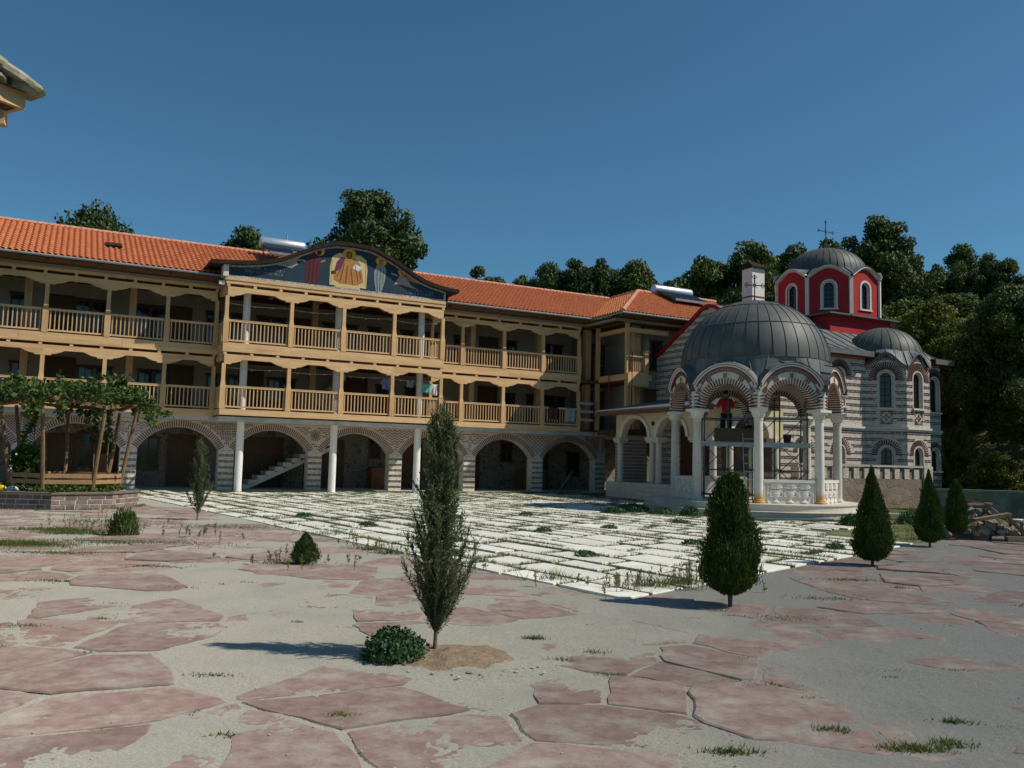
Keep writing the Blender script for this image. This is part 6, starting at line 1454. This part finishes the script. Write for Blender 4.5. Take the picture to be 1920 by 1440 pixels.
# ---- people
def skin_mesh(name, V, E, Rd, m_, root=0, sub=2):
    me = bpy.data.meshes.new('tmp'); me.from_pydata(V, E, []); o = bpy.data.objects.new('tmp', me); COL.objects.link(o)
    md = o.modifiers.new('s', 'SKIN'); sv = me.skin_vertices[0].data
    for i, r_ in enumerate(Rd): sv[i].radius = (r_, r_) if not hasattr(r_, '__len__') else r_; sv[i].use_root = (i == root)
    ss = o.modifiers.new('u', 'SUBSURF'); ss.levels = sub; ss.render_levels = sub
    dg = bpy.context.evaluated_depsgraph_get(); res = bpy.data.meshes.new_from_object(o.evaluated_get(dg)); res.name = name
    bpy.data.objects.remove(o); res.materials.clear(); res.materials.append(m_); res.polygons.foreach_set('use_smooth', [True]*len(res.polygons)); return res
def person(label, loc, rz, J, shirt, trou, skin=(.33,.17,.10), hair=(.03,.02,.015), scale=1.0):
    """J: dict of joints; body one skinned mesh, clothes as children"""
    o = thing('person', label, 'person', loc, rz); o.scale = (scale,)*3
    V = []; E = []; Rd = []; ix = {}
    def v(n, p, r_): ix[n] = len(V); V.append(p); Rd.append(r_)
    def e(a, b): E.append((ix[a], ix[b]))
    v('pel', J['pel'], (.125,.10)); v('bel', J['bel'], (.12,.09)); v('che', J['che'], (.145,.10)); v('nb', J['nb'], .065); v('nk', J['nk'], .055); v('hd', J['hd'], (.075,.09)); v('ht', J['ht'], (.06,.07))
    for a, b in (('pel','bel'),('bel','che'),('che','nb'),('nb','nk'),('nk','hd'),('hd','ht')): e(a, b)
    for s_ in 'LR':
        v('sh'+s_, J['sh'+s_], .062); v('el'+s_, J['el'+s_], .042); v('wr'+s_, J['wr'+s_], .030); v('pa'+s_, J['pa'+s_], (.038,.022)); e('nb', 'sh'+s_); e('sh'+s_, 'el'+s_); e('el'+s_, 'wr'+s_); e('wr'+s_, 'pa'+s_)
        w, p = Vector(J['wr'+s_]), Vector(J['pa'+s_]); d = (p-w).normalized(); sd_ = d.cross(Vector((0,0,1))); sd_ = sd_.normalized() if sd_.length > .1 else Vector((1,0,0)); dn = sd_.cross(d)
        for k, (off, L) in enumerate(((-.030,.055),(-.010,.068),(.010,.064),(.030,.05))):
            a = p+sd_*off+d*.03; b = a+d*L*.55+dn*.01; c = b+d*L*.4+dn*.03
            for nm, q in (('a',a),('b',b),('c',c)): v(f'f{s_}{k}{nm}', tuple(q), .009)
            e('pa'+s_, f'f{s_}{k}a'); e(f'f{s_}{k}a', f'f{s_}{k}b'); e(f'f{s_}{k}b', f'f{s_}{k}c')
        a = w.lerp(p, .6)+sd_*(-.035 if s_ == 'L' else .035); b = a+d*.04+sd_*(-.02 if s_ == 'L' else .02); v('t'+s_+'a', tuple(a), .011); v('t'+s_+'b', tuple(b), .009); e('pa'+s_, 't'+s_+'a'); e('t'+s_+'a', 't'+s_+'b')
        v('hp'+s_, J['hp'+s_], .085); v('kn'+s_, J['kn'+s_], .055); v('an'+s_, J['an'+s_], .04); v('to'+s_, J['to'+s_], .035); e('pel', 'hp'+s_); e('hp'+s_, 'kn'+s_); e('kn'+s_, 'an'+s_); e('an'+s_, 'to'+s_)
    put('body', skin_mesh('body', V, E, Rd, mat('skin', skin, rough=.6), 0), o)
    up = lambda a, b, t: tuple(Vector(J[a]).lerp(Vector(J[b]), t))
    Vs = [J['pel'], J['bel'], J['che'], J['nb'], J['shL'], up('shL','elL',.85), J['shR'], up('shR','elR',.85)]; put('shirt', skin_mesh('shirt', Vs, [(0,1),(1,2),(2,3),(3,4),(4,5),(3,6),(6,7)], [(.165,.125),(.16,.125),(.185,.135),(.09,.08),.085,.07,.085,.07], mat('shirt', shirt[0], shirt[1], 8, .9, .3, 20)), o)
    Vt = [up('pel','bel',-.05), J['hpL'], J['knL'], up('knL','anL',.92), J['hpR'], J['knR'], up('knR','anR',.92)]; put('trousers', skin_mesh('trousers', Vt, [(0,1),(1,2),(2,3),(0,4),(4,5),(5,6)], [(.15,.12),.105,.08,.06,.105,.08,.06], mat('trousers', trou, rough=.9)), o)
    for s_ in 'LR':
        a, b = Vector(J['an'+s_]), Vector(J['to'+s_]); put('shoe', skin_mesh('shoe', [tuple(a-Vector((0,0,.02))), tuple(b)], [(0,1)], [.05,.042], mat('shoe', (.03,.03,.035), rough=.6)), o)
    hd, ht = Vector(J['hd']), Vector(J['ht']); fw = Vector(J['fw']); hb = MB(); hb.lathe([(.088*math.cos(t), .098*math.sin(t)) for t in [R(-25+115*k/8) for k in range(9)]], 14); ho = hb.build('hair', mat('hair', hair, rough=.8), o, True, loc=tuple(hd*.4+ht*.6-fw*.012)); 
    nm = MB(); c = hd+fw*.088; nm.frame(c+Vector((0,0,-.005)), (fw.y, -fw.x, 0), fw, (0,0,1), .026, .03, .04); nm.build('nose', mat('skin', skin, rough=.6), o)
    for sg in (-1, 1):
        sdv = Vector((fw.y, -fw.x, 0)); em = MB(); em.lathe([(0,-.009),(.009,0),(0,.009)], 8); em.build('eye', mat('eye', (.02,.015,.01), rough=.3), o, loc=tuple(hd+fw*.083+sdv*sg*.032+Vector((0,0,.022))))
        em = MB(); em.lathe([(0,-.028),(.014,0),(0,.028)], 8); em.build('ear', mat('skin', skin, rough=.6), o, loc=tuple(hd+sdv*sg*.083))
    mm_ = MB(); mm_.frame(hd+fw*.082+Vector((0,0,-.045)), (fw.y, -fw.x, 0), fw, (0,0,1), .045, .01, .01); mm_.build('mouth', mat('lips', (.25,.08,.06), rough=.6), o)
    return o
J1 = dict(pel=(0,0,.97), bel=(0,.0,1.10), che=(0,.02,1.32), nb=(0,.05,1.47), nk=(0,.075,1.54), hd=(0,.10,1.64), ht=(0,.10,1.73), fw=(0,1,0),
    shL=(-.19,.03,1.42), elL=(-.30,.14,1.17), wrL=(-.26,.35,1.27), paL=(-.22,.42,1.30), shR=(.19,.03,1.42), elR=(.26,.20,1.17), wrR=(.20,.42,1.34), paR=(.17,.48,1.38),
    hpL=(-.10,0,.90), knL=(-.13,.03,.50), anL=(-.14,0,.08), toL=(-.16,.16,.04), hpR=(.10,0,.90), knR=(.12,.04,.50), anR=(.13,0,.08), toR=(.15,.16,.04))
person('person in a red shirt and dark trousers standing on the scaffold with back turned', (7.44, 29.50, 2.385), R(-5), J1, ((.32,.012,.03), (.38,.02,.04)), (.022,.022,.028))
J2 = dict(pel=(0,0,.50), bel=(0,.03,.63), che=(0,.06,.85), nb=(0,.09,1.0), nk=(0,.11,1.06), hd=(0,.13,1.16), ht=(0,.13,1.25), fw=(0,1,0),
    shL=(-.18,.07,.95), elL=(-.24,.16,.70), wrL=(-.10,.36,.66), paL=(-.06,.43,.66), shR=(.18,.07,.95), elR=(.24,.16,.70), wrR=(.10,.38,.68), paR=(.06,.45,.68),
    hpL=(-.10,.04,.47), knL=(-.13,.44,.45), anL=(-.13,.42,.08), toL=(-.14,.58,.04), hpR=(.10,.04,.47), knR=(.13,.44,.45), anR=(.13,.42,.08), toR=(.14,.58,.04))
person('person in a pale lilac shirt sitting on a crate behind the stained column', (8.33, 29.35, 2.385), R(35), J2, ((.26,.22,.30), (.34,.28,.34)), (.025,.03,.045), (.36,.19,.11), (.10,.08,.06))
# ---- loose pipes
for k in range(6):
    b = MB(); p = Vector((7.0+k*.12, 25.05+k*.085, .035+.0*(k % 2))); b.tube([p, p+Vector((2.35-.2*(k % 3), .42, .0))], .028, 7); tag(b.build('steel_pipe', M['steel']), 'loose scaffold pipe lying on the slabs in front of the pavilion steps', 'pipe', 'pipes before the steps')
b = MB(); p0, p1 = W(19.2, 1.2, .03), W(20.5, .5, 1.1); b.tube([p0, p1], .03, 6); tag(b.build('leaning_pole', M['galv']), 'thin pale pole leaning in the shade by the church porch', 'pole')
# ---- solar water heaters
def heater(label, s_, d_, z, L, tilt):
    o = thing('solar_heater', label, 'solar heater', tuple(W(s_, d_, z)), TH); b = MB(); b.tube([(-L/2,0,.62),(-L/2+.05,0,.62),(L/2-.05,0,.62),(L/2,0,.62)], [.24,.26,.26,.24], 20); b.build('tank', mat('bright_steel', (.72,.73,.74), rough=.3, metal=.7), o, True)
    q = MB(); dy, dz = -math.cos(tilt)*1.9, -math.sin(tilt)*1.9; q.add([(-L/2+.1,-.15,.48),(L/2-.1,-.15,.48),(L/2-.1,-.15+dy,.48+dz),(-L/2+.1,-.15+dy,.48+dz)], [(0,1,2,3)])
    q.build('back_sheet', M['darkmetal'], o); n = int(L/.085)
    for k in range(n): x = -L/2+.14+k*(L-.28)/(n-1); q = MB(); q.tube([(x,-.15,.54),(x,-.15+dy,.54+dz)], .028, 6); q.build('vacuum_tube', mat('tube_glass', (.02,.03,.045), rough=.12, spec=.8) if k == 0 else bpy.data.materials[[m.name for m in bpy.data.materials if m.name.startswith('tube_glass')][-1]], o)
    q = MB(); q.box(-L/2+.05, L/2-.05, -.15+dy-.06, -.15+dy+.06, .46+dz, .58+dz); q.build('foot_rail', M['zinc'], o)
    for x in (-L/2+.2, L/2-.2): q = MB(); q.beam((x,0,.45), (x,.35,-.6), .04, .04); q.build('leg', M['zinc'], o); q = MB(); q.beam((x,-.05,.5), (x,-.1+dy,.48+dz), .04, .04); q.build('side_rail', M['zinc'], o)
    q = MB(); q.tube([(L*.1,0,.86),(L*.1,0,1.15)], .035, 8); q.build('vent', M['galv'], o); return o
heater('silver solar water heater behind the left shoulder of the pediment', 6.1, -2.2, 10.62, 2.0, R(24)); heater('silver solar water heater on the hipped roof beside the church', 27.3, -.3, 10.55, 2.6, R(24))
# ---- washing line and laundry in the projecting bay
def cloth(name, label, s0, s1, z1, z0, d, c1, c2, cat, sleeve=False):
    b = MB(); nx_, nz_ = 10, 8; V = []; rr_ = random.Random(label)
    for j in range(nz_+1):
        for i in range(nx_+1):
            t = i/nx_; q = j/nz_; x = s0+(s1-s0)*t+.012*math.sin(q*5+t*9); V.append((x, -d+.025*math.sin(t*11+q*2)*(.3+q), z1+(z0-z1)*q-.015*math.sin(t*math.pi)*(1-q)+.02*math.sin(t*7)*q))
    b.add(V, [(j*(nx_+1)+i, j*(nx_+1)+i+1, (j+1)*(nx_+1)+i+1, (j+1)*(nx_+1)+i) for j in range(nz_) for i in range(nx_)])
    if sleeve: b.prism([(s0-.10,z1-.22),(s0+.02,z1-.02),(s0+.05,z1-.12),(s0-.04,z1-.30)], -d-.012, -d+.012)
    o = b.build(name, mat(name, c1, c2, 7, .95, trans=.2), None, True, loc=(ORG.x, ORG.y, 0), rz=TH); md = o.modifiers.new('t', 'SOLIDIFY'); md.thickness = .006; tag(o, label, cat)
cloth('hanging_shirt', 'blue checked shirt hanging on the bay washing line', 9.85, 10.22, 5.0, 4.5, 1.75, (.12,.17,.42), (.28,.34,.6), 'shirt', True); cloth('hanging_cloth', 'small blue grey cloth on the bay washing line', 10.98, 11.28, 4.95, 4.66, 1.75, (.20,.27,.42), (.26,.33,.48), 'cloth')
cloth('hanging_towel', 'mint green towel on the bay washing line', 11.72, 12.14, 4.90, 4.46, 1.75, (.20,.55,.45), (.24,.62,.52), 'towel'); cloth('hanging_shirt', 'white shirt hanging at the right end of the bay washing line', 12.2, 12.44, 4.88, 4.36, 1.75, (.62,.62,.64), (.72,.72,.73), 'shirt', True)
cloth('rail_towel', 'dark red towel draped over the lower gallery rail', 18.8, 19.34, 4.24, 3.62, .87, (.10,.03,.03), (.13,.04,.04), 'towel'); cloth('rail_towel', 'pale grey cloth draped over the lower gallery rail', 19.8, 20.35, 4.24, 3.55, .87, (.36,.38,.35), (.42,.44,.40), 'cloth')
for zz, lab in ((5.02, 'white washing line strung across the lower bay gallery'), (7.62, 'white washing line strung across the upper bay gallery')):
    b = MB(); pts = [(3.1+9.25*k/24, -1.75, zz-.07*math.sin(math.pi*((k % 6)/6))) for k in range(25)]; b.tube(pts, .008, 4)
    o = b.build('washing_line', mat('line_white', (.6,.6,.6), rough=.7), None, loc=(ORG.x, ORG.y, 0), rz=TH); tag(o, lab, 'line')
    for k in range(14): p = pts[2+int(k*1.5)]; q = MB(); q.box(-.012, .012, -.008, .008, -.06, .01); q.build('peg', bpy.data.materials['line_white'], o, loc=(p[0]+.1*math.sin(k*3), p[1], p[2]))
b = MB(); b.frame((0,0,0), (1,0,0), (0,1,0), (0,0,1), .22, .16, .14); b.box(-.03, .03, .08, .3, -.03, .03); tag(b.build('floodlight', mat('lamp_white', (.7,.7,.7), rough=.4), None, loc=tuple(W(2.85, 2.25, 8.3)), rz=TH), 'small white floodlight at the corner under the pediment', 'lamp')
# ---- retaining wall, rubble, table, plank
M['shadeconcrete'] = mat('shade_toned_concrete', (.13,.14,.115), (.20,.21,.175), 2.5, .95, .4, 20, c3=(.09,.10,.075), s3=1)  # tree shade on the wall put into the colour: darker grey-green concrete
rw = thing('retaining_wall', 'plain grey retaining wall at the foot of the wooded bank', 'wall', (14.6, 30.4, 0), math.atan2(-.9, 8)); b = MB(); b.box(0, 11, -.15, .15, -.1, .86); b.build('wall_body', M['shadeconcrete'], rw); b = MB(); b.box(-.02, 11, -.19, .19, .861, .94); b.build('coping', M['shadeconcrete'], rw)
rb = thing('rubble_heap', 'heap of broken stones and old timber beside the last thuja', 'rubble', (11.35, 20.55, 0)); rr_ = random.Random(12)
RM = [mat('rubble_stone', (.20,.165,.125), (.34,.29,.23), 6, .95, .6, 14, rand=.4), mat('old_timber', (.16,.115,.075), (.27,.20,.135), 4, .9, .5, 20, stretch=(1,6,6), rand=.3)]
hp = MB(); hp.lathe([(0,.62),(.3,.52),(.6,.26),(.82,-.02)], 18); hp.v = [(x*1.05-.1+.08*math.sin(y_*9), y_*.8+.06*math.sin(x*8), z*(1+.25*math.sin(x*7+y_*5))-(.0 if z > 0 else 0)) for x, y_, z in hp.v]; hp.build('heap_core', mat('heap_earth', (.10,.085,.065), (.16,.135,.10), 8, .95, .7, 20), rb)
def chunk(r):
    m_ = MB(); V = []; 
    for sx in (-1, 1):
        for sy in (-1, 1):
            for sz in (-1, 1): V.append((sx*r.uniform(.6, 1), sy*r.uniform(.5, .9), sz*r.uniform(.35, .7)))
    m_.add(V, [(0,1,3,2),(4,6,7,5),(0,4,5,1),(2,3,7,6),(0,2,6,4),(1,5,7,3)]); return m_.mesh('stone', RM[0])
CK = [chunk(rr_) for _ in range(8)]
for k in range(95):
    a = rr_.uniform(0, 6.28); t = math.sqrt(rr_.random()); x, y_ = 1.0*t*math.cos(a)-.05, .72*t*math.sin(a); z = max(0, .72*(1-t)*(1.0 if x < .2 else .75)); put('stone', rr_.choice(CK), rb, (x, y_, z+.03), scale=rr_.uniform(.05, .15), rot=(rr_.uniform(-.6,.6), rr_.uniform(-.6,.6), rr_.uniform(0,6.28)))
for (p, q, w, h) in [((-.55,-.55,.46),(.25,-.62,.62),.22,.07),((.15,-.62,.62),(.62,-.75,.05),.24,.05),((.05,-.8,.06),(.75,-.82,.08),.18,.12),((-.6,-.1,.95),(.35,-.25,.72),.05,.05),((-.75,-.2,.80),(.1,-.1,.83),.16,.05),((.3,.1,.62),(.95,-.3,.30),.03,.03),((.2,.2,.66),(.9,-.1,.22),.03,.03),((.75,-.5,.1),(.9,-.2,.5),.14,.03)]:
    b = MB(); b.beam(p, q, w, h); b.build('timber', RM[1], rb)
tb = thing('low_table', 'low table with white top at the end of the rubble heap', 'table', (12.55, 20.75, 0)); b = MB(); b.box(-.38, .38, -.28, .28, .42, .46); b.build('table_top', mat('table_white', (.55,.55,.53), (.62,.62,.6), 5, .6), tb)
for x in (-.33, .33):
    for y_ in (-.23, .23): b = MB(); b.box(x-.025, x+.025, y_-.025, y_+.025, 0, .42); b.build('leg', RM[1], tb)
b = MB(); b.box(-1.0, 1.0, -.16, .16, .14, .18); o = thing('plank_bench', 'grey plank bench on the grass in front of the end pier', 'bench', (12.6, 27.6, 0), R(3)); b.build('plank', mat('grey_plank', (.33,.34,.34), (.42,.43,.43), 4, .8), o)
for x in (-.8, .8): b = MB(); b.box(x-.1, x+.1, -.12, .12, 0, .139); b.build('support', M['concrete'], o)
# ---- near house corner at the left
e1 = Vector((.485, .875, 0)); e2 = Vector((-.875, .485, 0)); HC = Vector((-4.74, 8.0, 0))
hs = thing('stone_roofed_house', 'eave corner of a stone slab roofed timber house', 'house', (HC.x, HC.y, 0))
def hp_(a, b_, z): return Vector((0,0,z))-e1*a+e2*b_
b = MB(); P = [hp_(1.0,1.0,0), hp_(8,1.0,0), hp_(8,7,0), hp_(1.0,7,0)]; b.add([tuple(p) for p in P]+[(p.x, p.y, 4.9) for p in P], [(0,1,5,4),(1,2,6,5),(2,3,7,6),(3,0,4,7),(4,5,6,7)]); b.build('wall', M['plaster'], hs)
b = MB(); b.beam(hp_(.02,.05,4.93), hp_(8,.05,4.93), .05, .16); b.build('fascia_board', M['pine'], hs); b = MB(); b.beam(hp_(.05,.08,4.93), hp_(.05,7,4.93), .05, .16); b.build('fascia_board', M['pine'], hs)
b = MB(); q = [hp_(.08,.10,4.86), hp_(8,.10,4.86), hp_(8,1.0,4.80), hp_(1.0,1.0,4.80), hp_(1.0,7,4.80), hp_(.08,7,4.86)]; b.add([tuple(p) for p in q], [(0,1,2,3),(0,3,4,5)]); b.build('soffit', M['soffit'], hs)
for k in range(9):
    b = MB(); b.beam(hp_(.35+k*.8,.12,4.79), hp_(.35+k*.8,1.0,4.74), .09, .10); b.build('rafter', M['pine'], hs)
b = MB(); b.beam(hp_(.12,.16,4.74), hp_(.9,.9,4.68), .11, .13); b.build('rafter', M['pine'], hs)
b = MB(); q = [hp_(-.05,-.05,5.02), hp_(8,-.05,5.02), hp_(8,4,6.3), hp_(4,4,6.3), hp_(-.05,7.5,5.02), hp_(4,7.5,6.3)]; b.add([tuple(p) for p in q], [(0,1,2,3),(0,3,5,4)]); b.build('roof_bed', M['soffit'], hs)
SM = mat('stone_slate', (.20,.18,.14), (.36,.33,.27), 6, .95, .8, 14, rand=.25, c3=(.24,.24,.12), s3=5); r8 = random.Random(18)
for edge in (0, 1):
    for row in range(5):
        x = -.15
        while x < 7:
            w = r8.uniform(.32, .6); dpt = .55; m_ = MB(); c = (hp_(x+w/2, row*.34+.16, 5.06+row*.115) if edge == 0 else hp_(row*.34+.16, x+w/2, 5.06+row*.115)); ax = -e1 if edge == 0 else e2; ay = e2 if edge == 0 else -e1; ay = (ay+Vector((0,0,.30))).normalized(); az = ax.cross(ay).normalized()
            if x+w < row*.34-.1: x += w; continue
            n_ = 10; V = []
            for lev, sc_ in ((0, .94), (.045, 1), (.075, .95)):
                for k in range(n_): t = 2*math.pi*k/n_; cx_ = math.copysign(abs(math.cos(t))**.55, math.cos(t))*w/2; cy_ = math.copysign(abs(math.sin(t))**.55, math.sin(t))*dpt/2; V.append(c+(ax*cx_+ay*cy_)*sc_*r8.uniform(.93, 1.04)+az*(lev*(1 if az.z > 0 else -1)))
            m_.add(V, [tuple(range(n_)), tuple(range(2*n_, 3*n_))]+[(l*n_+k, l*n_+(k+1) % n_, (l+1)*n_+(k+1) % n_, (l+1)*n_+k) for l in range(2) for k in range(n_)]); m_.build('roof_stone', SM, hs); x += w*.96
